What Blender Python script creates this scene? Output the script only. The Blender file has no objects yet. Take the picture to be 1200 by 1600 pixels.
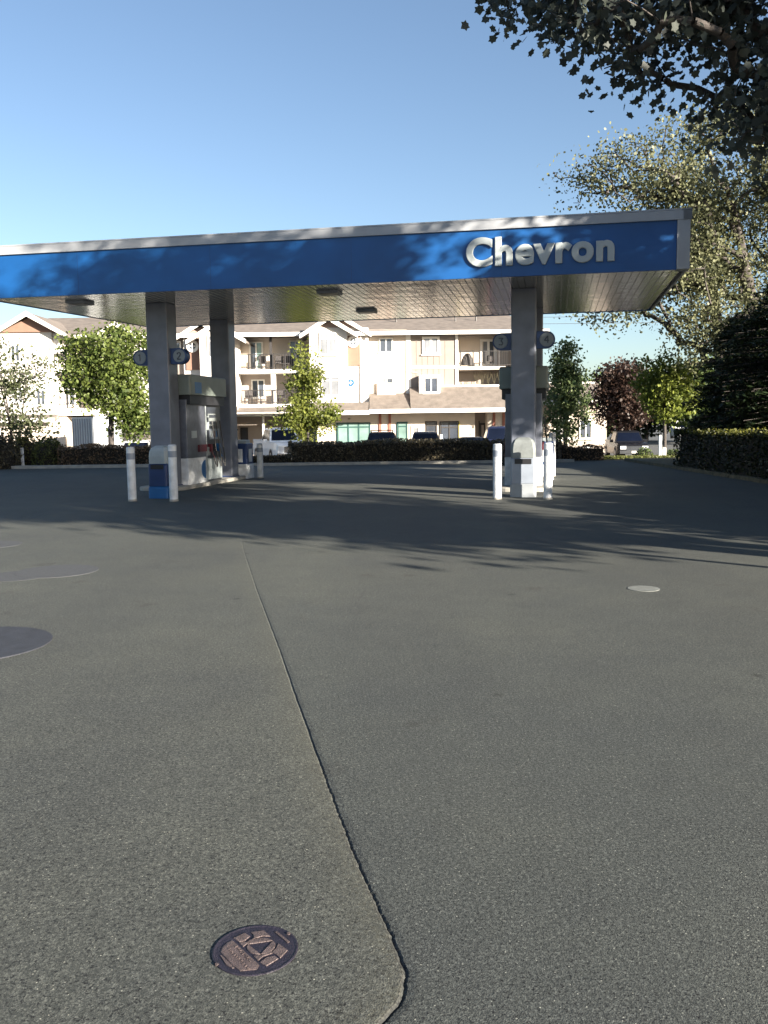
import bpy, math, random
import numpy as np
from mathutils import Vector, Matrix
R = math.radians
sc = bpy.context.scene
col = sc.collection

# ------------------------------------------------------------------ camera
PITCH, ROLL, FPX, CAM_H = R(5.79), R(0.70), 1390.0, 1.6
cam_d = bpy.data.cameras.new('camera'); cam = bpy.data.objects.new('camera', cam_d); col.objects.link(cam)
cam_d.sensor_fit = 'VERTICAL'; cam_d.sensor_height = 36.0; cam_d.lens = 36.0*FPX/1600.0
cam_d.clip_start = 0.05; cam_d.clip_end = 3000
cam.matrix_world = Matrix.Translation((0, 0, CAM_H)) @ Matrix.Rotation(R(90)-PITCH, 4, 'X') @ Matrix.Rotation(-ROLL, 4, 'Z')
sc.camera = cam

# ------------------------------------------------------------------ sky, sun, exposure
SUN_EL = R(15.5)
SX, SY = 0.737, -0.676                     # horizontal direction towards the sun
world = bpy.data.worlds.new('World'); sc.world = world; world.use_nodes = True
wn = world.node_tree; wn.nodes.clear()
sky = wn.nodes.new('ShaderNodeTexSky'); sky.sky_type = 'NISHITA'; sky.sun_disc = False
sky.sun_elevation = SUN_EL; sky.sun_rotation = math.atan2(SX, SY)
sky.altitude = 20; sky.air_density = 0.85; sky.dust_density = 1.0; sky.ozone_density = 1.5
bg = wn.nodes.new('ShaderNodeBackground'); bg.inputs['Strength'].default_value = 0.05
wo = wn.nodes.new('ShaderNodeOutputWorld')
wn.links.new(sky.outputs[0], bg.inputs['Color']); wn.links.new(bg.outputs[0], wo.inputs['Surface'])
sun_d = bpy.data.lights.new('sun', 'SUN'); sun = bpy.data.objects.new('sun', sun_d); col.objects.link(sun)
sun_d.energy = 5.0; sun_d.angle = R(0.55); sun_d.color = (1.0, 0.90, 0.76)
sdir = Vector((SX*math.cos(SUN_EL), SY*math.cos(SUN_EL), math.sin(SUN_EL)))
sun.rotation_euler = sdir.to_track_quat('Z', 'Y').to_euler(); sun.location = (20, -20, 30)
sc.view_settings.view_transform = 'Standard'; sc.view_settings.look = 'None'
sc.view_settings.gamma = 1.0; sc.view_settings.use_curve_mapping = False
sc.view_settings.exposure = 2.12
sc.render.engine = 'CYCLES'; sc.cycles.max_bounces = 6; sc.cycles.transparent_max_bounces = 8

# ------------------------------------------------------------------ geometry of the survey: pixel -> place
def ray(px, py):
    dx, dy = px-600.0, py-800.0
    X = dx*math.cos(ROLL) - dy*math.sin(ROLL); Y = dx*math.sin(ROLL) + dy*math.cos(ROLL)
    c, s = math.cos(PITCH), math.sin(PITCH)
    return Vector((X/FPX, c - Y/FPX*s, -s - Y/FPX*c))
def G(px, py, z=0.0):
    d = ray(px, py); t = (z-CAM_H)/d.z; return Vector((d.x*t, d.y*t, z))
def at(px, py, Y):
    d = ray(px, py); t = Y/d.y; return Vector((d.x*t, Y, CAM_H+d.z*t))
def rx(px, py, Y): return at(px, py, Y).x
def rz(px, py, Y): return at(px, py, Y).z
YAW = R(10.93)
def F(u, v, z=0.0): return Vector((u*math.cos(YAW)+v*math.sin(YAW), -u*math.sin(YAW)+v*math.cos(YAW), z))
def UV(p): return Vector((p.x*math.cos(YAW)-p.y*math.sin(YAW), p.x*math.sin(YAW)+p.y*math.cos(YAW), p.z))
def UZ(px, py, v):       # pixel -> (u, z) on station plane v
    d = ray(px, py); dv = d.x*math.sin(YAW)+d.y*math.cos(YAW); t = v/dv
    return ((d.x*math.cos(YAW)-d.y*math.sin(YAW))*t, CAM_H+d.z*t)
def ground_z(y):
    if y < 35.6: return 0.0
    if y > 44: return -0.9
    t = (y-35.6)/8.4; return -0.9*t*t*(3-2*t)

# ------------------------------------------------------------------ materials
def lin(r, g, b):
    f = lambda c: (c/255/12.92 if c/255 <= .04045 else ((c/255+.055)/1.055)**2.4)
    return (f(r), f(g), f(b))
MATS = {}
def mat(name, c, rough=.6, metal=0., var=.12, scale=3., bump=0., bscale=40., spec=.5, coat=0., detail=4):
    if name in MATS: return MATS[name]
    m = bpy.data.materials.new(name); m.use_nodes = True; t = m.node_tree; b = t.nodes['Principled BSDF']
    tc = t.nodes.new('ShaderNodeTexCoord'); n = t.nodes.new('ShaderNodeTexNoise')
    n.inputs['Scale'].default_value = scale; n.inputs['Detail'].default_value = detail
    t.links.new(tc.outputs['Object'], n.inputs['Vector'])
    r = t.nodes.new('ShaderNodeValToRGB'); e = r.color_ramp.elements
    e[0].position = .3; e[1].position = .7
    e[0].color = tuple(x*(1-var) for x in c)+(1,); e[1].color = tuple(min(1, x*(1+var)) for x in c)+(1,)
    t.links.new(n.outputs['Fac'], r.inputs['Fac']); t.links.new(r.outputs['Color'], b.inputs['Base Color'])
    b.inputs['Roughness'].default_value = rough; b.inputs['Metallic'].default_value = metal
    b.inputs['Specular IOR Level'].default_value = spec; b.inputs['Coat Weight'].default_value = coat
    if bump:
        n2 = t.nodes.new('ShaderNodeTexNoise'); n2.inputs['Scale'].default_value = bscale; n2.inputs['Detail'].default_value = 3
        t.links.new(tc.outputs['Object'], n2.inputs['Vector'])
        bp = t.nodes.new('ShaderNodeBump'); bp.inputs['Strength'].default_value = bump; bp.inputs['Distance'].default_value = .02
        t.links.new(n2.outputs['Fac'], bp.inputs['Height']); t.links.new(bp.outputs['Normal'], b.inputs['Normal'])
    MATS[name] = m; return m
def leafmat(name, c1, c2, trans=.35, rough=.5):
    if name in MATS: return MATS[name]
    m = bpy.data.materials.new(name); m.use_nodes = True; t = m.node_tree; b = t.nodes['Principled BSDF']
    a = t.nodes.new('ShaderNodeAttribute'); a.attribute_name = 'tone'
    r = t.nodes.new('ShaderNodeValToRGB'); e = r.color_ramp.elements
    e[0].color = c1+(1,); e[1].color = c2+(1,)
    t.links.new(a.outputs['Fac'], r.inputs['Fac']); t.links.new(r.outputs['Color'], b.inputs['Base Color'])
    b.inputs['Roughness'].default_value = rough; b.inputs['Specular IOR Level'].default_value = .35
    tr = t.nodes.new('ShaderNodeBsdfTranslucent'); t.links.new(r.outputs['Color'], tr.inputs['Color'])
    mx = t.nodes.new('ShaderNodeMixShader'); mx.inputs['Fac'].default_value = trans
    o = t.nodes['Material Output']
    t.links.new(b.outputs[0], mx.inputs[1]); t.links.new(tr.outputs[0], mx.inputs[2]); t.links.new(mx.outputs[0], o.inputs['Surface'])
    MATS[name] = m; return m
def glassmat(name, c, rough=.08):
    return mat(name, c, rough=rough, var=.35, scale=.7, spec=.8)

def asphalt():
    m = bpy.data.materials.new('asphalt'); m.use_nodes = True; t = m.node_tree; b = t.nodes['Principled BSDF']
    L = t.links.new; N = t.nodes.new
    tc = N('ShaderNodeTexCoord')
    def noise(s, d=3, rgh=.55):
        n = N('ShaderNodeTexNoise'); n.inputs['Scale'].default_value = s; n.inputs['Detail'].default_value = d
        n.inputs['Roughness'].default_value = rgh; L(tc.outputs['Object'], n.inputs['Vector']); return n
    def ramp(src, p0, c0, p1, c1):
        r = N('ShaderNodeValToRGB'); e = r.color_ramp.elements; e[0].position = p0; e[1].position = p1
        e[0].color = c0+(1,); e[1].color = c1+(1,); L(src, r.inputs['Fac']); return r
    def mixc(f, a, b_, mode='MIX'):
        x = N('ShaderNodeMix'); x.data_type = 'RGBA'; x.blend_type = mode
        if isinstance(f, float): x.inputs[0].default_value = f
        else: L(f, x.inputs[0])
        for s, i in ((a, 6), (b_, 7)):
            if isinstance(s, tuple): x.inputs[i].default_value = s+(1,)
            else: L(s, x.inputs[i])
        return x.outputs[2]
    v = N('ShaderNodeTexVoronoi'); v.inputs['Scale'].default_value = 200; L(tc.outputs['Object'], v.inputs['Vector'])
    stone = ramp(v.outputs['Color'], .12, (.036, .040, .038), .88, (.150, .158, .146))
    binder = ramp(noise(70, 4, .7).outputs['Fac'], .38, (0, 0, 0), .62, (1, 1, 1))
    c = mixc(binder.outputs['Color'], (.042, .046, .044), stone.outputs['Color'])
    v2 = N('ShaderNodeTexVoronoi'); v2.inputs['Scale'].default_value = 70; L(tc.outputs['Object'], v2.inputs['Vector'])
    chip = ramp(v2.outputs['Distance'], .13, (1, 1, 1), .22, (0, 0, 0))
    sel = ramp(v2.outputs['Color'], .74, (0, 0, 0), .78, (1, 1, 1))
    mm = N('ShaderNodeMath'); mm.operation = 'MULTIPLY'; L(chip.outputs['Color'], mm.inputs[0]); L(sel.outputs['Color'], mm.inputs[1])
    c = mixc(mm.outputs[0], c, (.32, .32, .28))
    pit = ramp(noise(95, 3, .6).outputs['Fac'], .36, (.20, .20, .23), .44, (1, 1, 1))
    c = mixc(1.0, c, pit.outputs['Color'], 'MULTIPLY')
    big = ramp(noise(.42, 5, .62).outputs['Fac'], .30, (.84, .85, .87), .72, (1.16, 1.14, 1.06))
    c = mixc(1.0, c, big.outputs['Color'], 'MULTIPLY')
    mid = ramp(noise(2.6, 6, .7).outputs['Fac'], .3, (.9, .9, .9), .72, (1.08, 1.08, 1.06))
    c = mixc(1.0, c, mid.outputs['Color'], 'MULTIPLY')
    oil = ramp(noise(1.7, 3, .5).outputs['Fac'], .66, (1, 1, 1), .74, (.72, .68, .68))
    c = mixc(1.0, c, oil.outputs['Color'], 'MULTIPLY')
    v3 = N('ShaderNodeTexVoronoi'); v3.inputs['Scale'].default_value = 1.15; L(tc.outputs['Object'], v3.inputs['Vector'])
    drip = ramp(v3.outputs['Distance'], .018, (.52, .50, .50), .060, (1, 1, 1)); c = mixc(1.0, c, drip.outputs['Color'], 'MULTIPLY')
    ln = N('ShaderNodeMapping'); ln.inputs['Scale'].default_value = (.55, .09, 1); ln.inputs['Rotation'].default_value = (0, 0, .5); L(tc.outputs['Object'], ln.inputs['Vector'])
    nn = N('ShaderNodeTexNoise'); nn.inputs['Scale'].default_value = 1.0; nn.inputs['Detail'].default_value = 4; L(ln.outputs[0], nn.inputs['Vector'])
    lane = ramp(nn.outputs['Fac'], .35, (.90, .90, .91), .65, (1.10, 1.10, 1.07)); c = mixc(1.0, c, lane.outputs['Color'], 'MULTIPLY')
    # hair cracks
    cm = N('ShaderNodeTexNoise'); cm.inputs['Scale'].default_value = 1.6; cm.inputs['Detail'].default_value = 6; L(tc.outputs['Object'], cm.inputs['Vector'])
    vm = N('ShaderNodeMix'); vm.data_type = 'RGBA'; vm.blend_type = 'ADD'; vm.inputs[0].default_value = .35; L(tc.outputs['Object'], vm.inputs[6]); L(cm.outputs['Color'], vm.inputs[7])
    v4 = N('ShaderNodeTexVoronoi'); v4.feature = 'DISTANCE_TO_EDGE'; v4.inputs['Scale'].default_value = .33; L(vm.outputs[2], v4.inputs['Vector'])
    hair = ramp(v4.outputs['Distance'], .0012, (1, 1, 1), .0030, (0, 0, 0))
    hs = ramp(noise(.23, 3, .6).outputs['Fac'], .52, (0, 0, 0), .60, (.6, .6, .6))
    hm = N('ShaderNodeMath'); hm.operation = 'MULTIPLY'; L(hair.outputs['Color'], hm.inputs[0]); L(hs.outputs['Color'], hm.inputs[1])
    c = mixc(hm.outputs[0], c, (.028, .028, .028))
    at_ = N('ShaderNodeAttribute'); at_.attribute_name = 'seam'
    dn = ramp(noise(60, 3).outputs['Fac'], .35, (.25, .25, .25), .6, (1, 1, 1))
    m2 = N('ShaderNodeMath'); m2.operation = 'MULTIPLY'; L(at_.outputs['Fac'], m2.inputs[0]); L(dn.outputs['Color'], m2.inputs[1])
    c = mixc(m2.outputs[0], c, (.12, .116, .082))
    at3 = N('ShaderNodeAttribute'); at3.attribute_name = 'right_of_seam'
    c = mixc(1.0, c, ramp(at3.outputs['Fac'], 0, (1, 1, 1), 1, (.86, .89, .93)).outputs['Color'], 'MULTIPLY')  # darker, cooler tone right of the seam, fading with distance
    at2 = N('ShaderNodeAttribute'); at2.attribute_name = 'crack'
    c = mixc(at2.outputs['Fac'], c, (.012, .012, .014))
    L(c, b.inputs['Base Color']); b.inputs['Roughness'].default_value = .82; b.inputs['Specular IOR Level'].default_value = .35
    bp = N('ShaderNodeBump'); bp.inputs['Strength'].default_value = .30; bp.inputs['Distance'].default_value = .004
    L(v.outputs['Distance'], bp.inputs['Height'])
    bp2 = N('ShaderNodeBump'); bp2.inputs['Strength'].default_value = .32; bp2.inputs['Distance'].default_value = .005
    L(noise(75, 5, .8).outputs['Fac'], bp2.inputs['Height']); L(bp.outputs['Normal'], bp2.inputs['Normal'])
    L(bp2.outputs['Normal'], b.inputs['Normal'])
    return m
ASPH = asphalt()
M_FAR = mat('far_asphalt', (.075, .078, .078), .9, var=.15, scale=.3)
M_CONC = mat('concrete', (.30, .29, .26), .85, var=.18, scale=4, bump=.3, bscale=60)
M_DIRT = mat('planting_soil', (.085, .075, .045), .95, var=.4, scale=6, bump=.6, bscale=25)
M_BLUE = mat('fascia_blue', (.006, .070, .235), .42, var=.16, scale=.9, bump=.25, bscale=1.2)
M_TRIM = mat('silver_trim', (.30, .315, .34), .42, var=.10, scale=2)
M_SOFF = mat('soffit_panel', (.40, .40, .385), .15, metal=.55, var=.10, scale=.7, bump=.35, bscale=2.2)
M_LET = mat('letter_face', (.36, .40, .41), .5, var=.05)
M_COL = mat('column_paint', (.135, .150, .190), .42, var=.18, scale=2.5, metal=.1)
M_WHITE = mat('white_paint', (.58, .60, .62), .5, var=.22, scale=6, bump=.2, bscale=30, detail=8)
M_BAND = mat('band_grey', (.22, .25, .30), .4)
M_DBLUE = mat('dark_blue_plastic', (.012, .035, .12), .38, var=.2)
M_BBLUE = mat('bright_blue', (.012, .10, .28), .4)
M_GREY = mat('grey_plastic', (.30, .34, .35), .45)
M_PANEL = mat('pump_panel', (.11, .12, .15), .35, metal=.3, var=.2, scale=6)
M_DISC = mat('sign_disc', (.17, .20, .23), .5)
M_NUM = mat('sign_numeral', (.05, .065, .09), .5)
M_PALE = mat('pump_valance', (.15, .175, .16), .45)
M_BLACK = mat('black_rubber', (.012, .012, .014), .5)
M_DARK = mat('dark_face', (.03, .035, .045), .35)
M_RED = mat('dull_red', (.09, .012, .02), .5)
M_SCREEN = mat('display_glass', (.20, .22, .22), .15)
M_IRON = mat('cast_iron', (.014, .012, .022), .55, var=.3, scale=30, bump=.4, bscale=200)
M_IRONT = mat('worn_iron', (.098, .074, .072), .5, metal=.2, var=.3, scale=40, bump=.5, bscale=220)
M_LID = mat('painted_lid', (.022, .025, .034), .75, var=.25, scale=8, bump=.3, bscale=120)
M_LIDG = mat('pale_lid', (.145, .155, .145), .8, var=.2, scale=12, bump=.3, bscale=120)
M_PATCH = mat('dark_grey_disc', (.048, .052, .058), .85, var=.15, scale=25, bump=.5, bscale=150)
M_BARK = mat('bark', (.060, .052, .048), .9, var=.35, scale=8, bump=.8, bscale=30)

# ------------------------------------------------------------------ mesh helpers
class MB:
    def __init__(s): s.v = []; s.f = []; s.mi = []
    def add(s, vs, fs, k=0):
        o = len(s.v); s.v += [tuple(p) for p in vs]; s.f += [tuple(o+i for i in f) for f in fs]; s.mi += [k]*len(fs); return s
    def box(s, x0, x1, y0, y1, z0, z1, k=0, top=None):
        # top: (dx, dy) inset of the upper face
        a, b = top or (0, 0)
        return s.add([(x0, y0, z0), (x1, y0, z0), (x1, y1, z0), (x0, y1, z0), (x0+a, y0+b, z1), (x1-a, y0+b, z1), (x1-a, y1-b, z1), (x0+a, y1-b, z1)],
              [(0, 3, 2, 1), (4, 5, 6, 7), (0, 1, 5, 4), (1, 2, 6, 5), (2, 3, 7, 6), (3, 0, 4, 7)], k)
    def rbox(s, x0, x1, y0, y1, z0, z1, r=.03, n=3, k=0):
        # box with rounded vertical corners and a small top chamfer
        def ring(ins, z):
            pts = []
            for cx, cy, a0 in ((x1-r, y1-r, 0), (x0+r, y1-r, 90), (x0+r, y0+r, 180), (x1-r, y0+r, 270)):
                for i in range(n+1):
                    a = R(a0+90*i/n); pts.append((cx+(r-ins)*math.cos(a), cy+(r-ins)*math.sin(a), z))
            return pts
        c = min(r*.5, (z1-z0)*.2)
        return s.loft([ring(0, z0), ring(0, z1-c), ring(c, z1)], k)
    def loft(s, rings, k=0, cap=True):
        n = len(rings[0]); vs = [p for r_ in rings for p in r_]; fs = []
        for j in range(len(rings)-1):
            for i in range(n):
                a = j*n+i; b = j*n+(i+1) % n; fs.append((a, b, b+n, a+n))
        if cap: fs.append(tuple(range(n))[::-1]); fs.append(tuple((len(rings)-1)*n+i for i in range(n)))
        return s.add(vs, fs, k)
    def cyl(s, p0, p1, r0, r1=None, n=12, k=0, cap=True):
        r1 = r0 if r1 is None else r1
        p0, p1 = Vector(p0), Vector(p1); d = (p1-p0); 
        if d.length < 1e-6: return s
        d.normalize(); a = d.orthogonal().normalized(); b = d.cross(a)
        mk = lambda p, r_: [p+a*(r_*math.cos(2*math.pi*i/n))+b*(r_*math.sin(2*math.pi*i/n)) for i in range(n)]
        return s.loft([mk(p0, r0), mk(p1, r1)], k, cap)
    def tube(s, pts, r, n=6, k=0):
        for a, b in zip(pts[:-1], pts[1:]): s.cyl(a, b, r, r, n, k)
        return s
    def prism(s, poly, y0, y1, k=0):      # poly in (x, z), extruded along y
        n = len(poly); vs = [(x, y0, z) for x, z in poly]+[(x, y1, z) for x, z in poly]
        fs = [tuple(range(n)), tuple(range(2*n-1, n-1, -1))]+[(i, i+n, (i+1) % n+n, (i+1) % n) for i in range(n)]
        return s.add(vs, fs, k)
    def quad(s, a, b, c, d, k=0): return s.add([a, b, c, d], [(0, 1, 2, 3)], k)
    def build(s, name, m, parent=None, smooth=False):
        me = bpy.data.meshes.new(name); me.from_pydata(s.v, [], s.f)
        for q in (m if isinstance(m, (list, tuple)) else [m]): me.materials.append(q)
        if isinstance(m, (list, tuple)): me.polygons.foreach_set('material_index', s.mi)
        if smooth: me.polygons.foreach_set('use_smooth', [True]*len(me.polygons))
        me.update()
        o = bpy.data.objects.new(name, me); col.objects.link(o)
        if parent is not None: o.parent = parent
        return o
def tag(o, label=None, cat=None, group=None, kind=None):
    if label: o['label'] = label
    if cat: o['category'] = cat
    if group: o['group'] = group
    if kind: o['kind'] = kind
    return o
def empty(name, loc, rotz=0., label=None, cat=None, group=None):
    o = bpy.data.objects.new(name, None); col.objects.link(o); o.location = loc; o.rotation_euler = (0, 0, rotz)
    o.empty_display_size = .2
    return tag(o, label, cat, group)
def kids(o): return [c for c in bpy.data.objects if c.parent is o]
def copy_tree(o, parent=None):
    c = o.copy(); col.objects.link(c)
    if parent is not None: c.parent = parent
    for ch in kids(o): copy_tree(ch, c)
    return c

# ================================================================== THE GROUND
def seam_x(y):
    pts = [(2.0, -.14), (2.23, -.03), (2.30, .015), (2.36, .035), (2.45, .04), (2.72, -.02), (3.24, -.15), (4.52, -.42), (6.47, -.82), (8.5, -1.25), (11.17, -1.79), (14, -2.3), (34, -2.3)]
    if y <= pts[0][0]: return pts[0][1]
    for (a, b), (c, d) in zip(pts[:-1], pts[1:]):
        if y <= c: return b+(d-b)*(y-a)/(c-a)
    return pts[-1][1]
def make_forecourt():
    rnd = random.Random(5)
    ys = [-12, -6, -2, 0, 1.0, 1.5, 1.9]+[2.0+.008*i for i in range(1, 250)]+[4.0+.03*i for i in range(0, 110)]+[7.3+.1*i for i in range(0, 45)]+[12, 14, 17, 20, 24, 28, 31, 33, 34, 35, 35.6]
    offs = [-60, -20, -6, -2, -.6, -.2, -.08, -.035, -.012, -.003, .006, .016, .04, .12, .4, 1.5, 5, 20, 60]
    V, Fa, S, C, NW = [], [], [], [], []
    j = 0; w = 0
    for y in ys:
        w = .80*w+rnd.uniform(-1, 1)*.0017 if y < 7 else .9*w
        j = w+(rnd.uniform(-1, 1)*.0022 if y < 4 else 0)
        h = max(0, .006*(1-(y-1.8)/5.5)) if y > 1.2 else .006
        fade = 1.0 if y < 4.0 else max(0, 1-(y-4.0)/9)
        for o in offs:
            jj = j if abs(o) < 1 else 0
            x = (seam_x(y)+jj if abs(o) < 3 else 0)+o
            dep = .008*fade
            z = h if o <= -.012 else (h*.75 if o <= -.003 else (-dep if o == .006 else (-dep*.3 if o == .016 else 0)))
            if abs(o) >= 5: z = 0 if o > 0 else h
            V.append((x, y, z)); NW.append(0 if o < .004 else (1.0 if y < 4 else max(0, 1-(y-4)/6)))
            S.append((1.0 if o in (-.012, -.035, -.003) else (.55 if o == -.08 else 0))*(.05+.22*fade) if y < 12 else 0)
            C.append(rnd.uniform(.35, 1)*.8*(1-max(0, y-2.8)/2.6) if (o in (.006, -.003) and y < 5.4) else 0)
    n = len(offs)
    for a in range(len(ys)-1):
        for b in range(n-1): Fa.append((a*n+b, a*n+b+1, (a+1)*n+b+1, (a+1)*n+b))
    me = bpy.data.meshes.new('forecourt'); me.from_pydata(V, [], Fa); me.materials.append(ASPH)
    for nm, d in (('seam', S), ('crack', C), ('right_of_seam', NW)):
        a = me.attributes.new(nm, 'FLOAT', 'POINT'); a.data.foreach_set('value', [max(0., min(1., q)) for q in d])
    me.update(); o = bpy.data.objects.new('forecourt', me); col.objects.link(o); tag(o, kind='structure')
make_forecourt()
# the land all round, in one sheet, lower beyond the planting bed
g = MB()
ys = [35.6+.7*i for i in range(13)]+[60, 90, 150, 400, 1500]
for y0, y1 in zip(ys[:-1], ys[1:]):
    g.quad((-1500, y0, ground_z(y0)), (1500, y0, ground_z(y0)), (1500, y1, ground_z(y1)), (-1500, y1, ground_z(y1)))
g.quad((-1500, -1500, -.05), (1500, -1500, -.05), (1500, -12, -.02), (-1500, -12, -.02))
g.quad((-1500, -12, -.02), (-59.5, -12, -.02), (-59.5, 35.6, 0), (-1500, 35.6, 0))
g.quad((59.5, -12, -.02), (1500, -12, -.02), (1500, 35.6, 0), (59.5, 35.6, 0))
tag(g.build('ground', M_FAR), kind='structure')
# kerb strips and planting beds
k = MB()
k.box(-14.2, -7.6, 33.55, 33.95, -.05, .11); 
k.build('kerb', M_CONC)['kind'] = 'structure'
k = MB(); k.box(-7.55, 7.2, 33.55, 33.8, -.05, .10); k.build('kerb', M_CONC)['kind'] = 'structure'
k = MB(); k.box(-26, 7.2, 33.96, 36.4, -.3, .07); k.build('planting_bed', M_DIRT)['kind'] = 'structure'
M_GRASS = mat('rough_grass', (.085, .10, .030), .95, var=.45, scale=5, bump=.8, bscale=30)
k = MB(); k.add([(7.25, 35.0, .03), (12.6, 35.0, .03), (13.6, 39.0, -.12), (7.25, 39.0, -.12)], [(0, 1, 2, 3)]); k.build('verge', M_GRASS)['kind'] = 'structure'
k = MB(); k.box(9.21, 24, 3.0, 34, -.05, .10); k.build('planting_bed', M_DIRT)['kind'] = 'structure'

# ------------------------------------------------------------------ lids and patches in the asphalt
def disc(mb, cx, cy, z0, z1, r, n=48, k=0): return mb.cyl((cx, cy, z0), (cx, cy, z1), r, r, n, k)
MH = empty('well_cover', (-.408, 2.56, .0055), 0, 'small round cast iron cover with a triangle in a circle set in the foreground asphalt', 'manhole cover')
b = MB(); n = 64; R0 = .130
b.loft([[(r_*math.cos(2*math.pi*i/n), r_*math.sin(2*math.pi*i/n), z) for i in range(n)] for r_, z in ((R0, -.012), (R0, .003), (R0-.004, .004), (R0-.006, .0035), (R0-.010, .0022), (R0-.017, .0020))])
b.build('rim', M_IRON, MH)
def loc2(cx, cy): return ((cx-590)/7.5*.00197, -(cy-400)/7.5*.00318)
b = MB()
def plate(pts, z0=.0, z1=.0045):
    P = [loc2(*q) for q in pts]; m_ = (sum(p[0] for p in P)/len(P), sum(p[1] for p in P)/len(P))
    s_ = .93; P2 = [(m_[0]+(p[0]-m_[0])*s_, m_[1]+(p[1]-m_[1])*s_) for p in P]
    if sum(P[i][0]*P[(i+1) % len(P)][1]-P[(i+1) % len(P)][0]*P[i][1] for i in range(len(P))) < 0: P.reverse(); P2.reverse()
    b.loft([[(x, y, z0) for x, y in P], [(x, y, z1-.001) for x, y in P], [(x, y, z1) for x, y in P2]])
plate([(290, 285), (680, 590), (660, 640), (480, 655), (380, 590), (195, 430), (200, 370), (240, 320)])
plate([(195, 465), (225, 475), (410, 620), (385, 625), (300, 580)])
plate([(300, 262), (415, 195), (490, 240), (440, 300), (380, 310)])
plate([(485, 190), (635, 165), (735, 245), (640, 240), (545, 270), (520, 215)])
plate([(385, 325), (470, 315), (545, 262), (560, 268), (500, 320), (440, 370)])
plate([(845, 335), (970, 420), (900, 515), (845, 470), (790, 440), (830, 400)])
plate([(590, 485), (680, 480), (790, 430), (800, 455), (700, 490), (650, 540)])
plate([(680, 560), (740, 505), (830, 485), (880, 520), (760, 605)])
plate([(765, 185), (800, 180), (975, 315), (950, 330)])
circ = [(650+165*math.cos(2*math.pi*i/36), 365+100*math.sin(2*math.pi*i/36)) for i in range(36)]
T3 = [(522, 345), (780, 298), (665, 458)]
def arcseg(a0, a1, p, q):
    pts = []
    for i in range(13):
        a = a0+(a1-a0)*i/12; pts.append((650+165*math.cos(a), 365+100*math.sin(a)))
    plate(pts)
def ang(p): return math.atan2((p[1]-365)/100, (p[0]-650)/165)
aA, aB, aC = ang(T3[0]), ang(T3[1]), ang(T3[2])
arcseg(aA, aB+(2*math.pi if aB < aA else 0), 0, 0); arcseg(aB, aC+(2*math.pi if aC < aB else 0), 0, 0); arcseg(aC, aA+(2*math.pi if aA < aC else 0), 0, 0)
b.build('raised_plate', M_IRONT, MH)
b = MB()
rnd = random.Random(3)
for row, (cx, cy, n_) in enumerate(((390, 400, 7), (330, 440, 9))):   # worn raised characters, not legible in the photograph
    for i in range(n_):
        x = cx+(i-n_*.1)*33; y = cy+(i-n_*.1)*27
        for q in range(3):
            ox, oy = rnd.uniform(-9, 9), rnd.uniform(-12, 12); a, c_ = loc2(x+ox, y+oy)
            L_ = rnd.uniform(.004, .008); th = rnd.choice((-.93, .64)); dx, dy = math.cos(th)*L_/2, math.sin(th)*L_/2
            b.cyl((a-dx, c_-dy, .0052), (a+dx, c_+dy, .0052), .0011, .0011, 5)
b.build('worn_lettering', M_IRONT, MH)
for q in ((945, 215), (200, 580)):
    b = MB(); x, y = loc2(*q); disc(b, x, y, 0, .006, .006, 6); b.build('bolt', M_IRONT, MH)
b = MB(); disc(b, 0, 0, -.01, .0012, R0-.016, 64); b.build('lid', M_IRON, MH)

def lid(name, cx, cy, r, m, label, cat, z=.001, knob=False, ry=None):
    e = empty(name, (cx, cy, z), 0, label, cat)
    b = MB(); n = 56; rr = ry or r
    b.loft([[(q*math.cos(2*math.pi*i/n), q*rr/r*math.sin(2*math.pi*i/n), zz) for i in range(n)] for q, zz in ((r, -.01), (r, .0015), (r-.01, .0022), (r-.02, .0022))], cap=True)
    b.build('lid', m, e, smooth=False)
    return e
e = lid('tank_cover', -3.05, 6.43, .56, M_LID, 'large dark round tank lid at the left edge with a small pale handle', 'manhole cover', .007)
b = MB(); disc(b, 0, .16, .0025, .010, .07, 16); b.build('handle', M_LIDG, e)
lid('tank_cover', -3.62, 9.72, .44, M_PATCH, 'faded grey round tank cover farther back on the left', 'manhole cover', .0035)
lid('tank_cover', -3.95, 9.45, .34, M_PATCH, 'faded grey round lid overlapping the faded one at the left', 'manhole cover', .001)
lid('tank_cover', -5.35, 12.0, .40, M_PATCH, 'small dark round patch farthest back at the left edge of the forecourt', 'manhole cover', .002)  # flat disc, darker than the asphalt round it
lid('monitoring_cover', 2.445, 8.29, .148, M_LIDG, 'small pale grey round lid in the asphalt on the right', 'manhole cover', .002)

# ================================================================== THE CANOPY
CV0, CV1, CS, CZ2, CZ3 = 18.46, 25.3, 4.50, 5.42, 5.63
UL0, UL1, UB, UR = -12.85, -11.95, 2.285, 2.53
CAN = empty('fuel_canopy', F(-4.7, 21.9), -YAW, 'wide flat fuel canopy with blue front band and silver trim on four columns', 'canopy')
def cu(u, v, z): return (u+4.7, v-21.9, z)
# soffit: ribbed panels running front to back
b = MB(); per = .152; n_ = int((UR-UL1)/per)+7
prof = []
for i in range(n_):
    u0 = UL0+.05+i*per
    for du, dz in ((0, 0), (.128, 0), (.134, .018), (.146, .018)):
        if u0+du < UR-.03: prof.append((u0+du, dz))
fr, bk = [], []
for u, dz in prof:
    um = u if u > UL1 else UL1-.0005*(UL1-u)   # the left end is cut on the slant
    fr.append(cu(u, CV0+.03, CS+dz)); bk.append(cu(max(u, UL1+(u-UL0)*.01), CV1-.03, CS+dz))
for i in range(len(prof)-1): b.quad(fr[i], bk[i], bk[i+1], fr[i+1])
b.build('soffit', M_SOFF, CAN)
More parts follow.
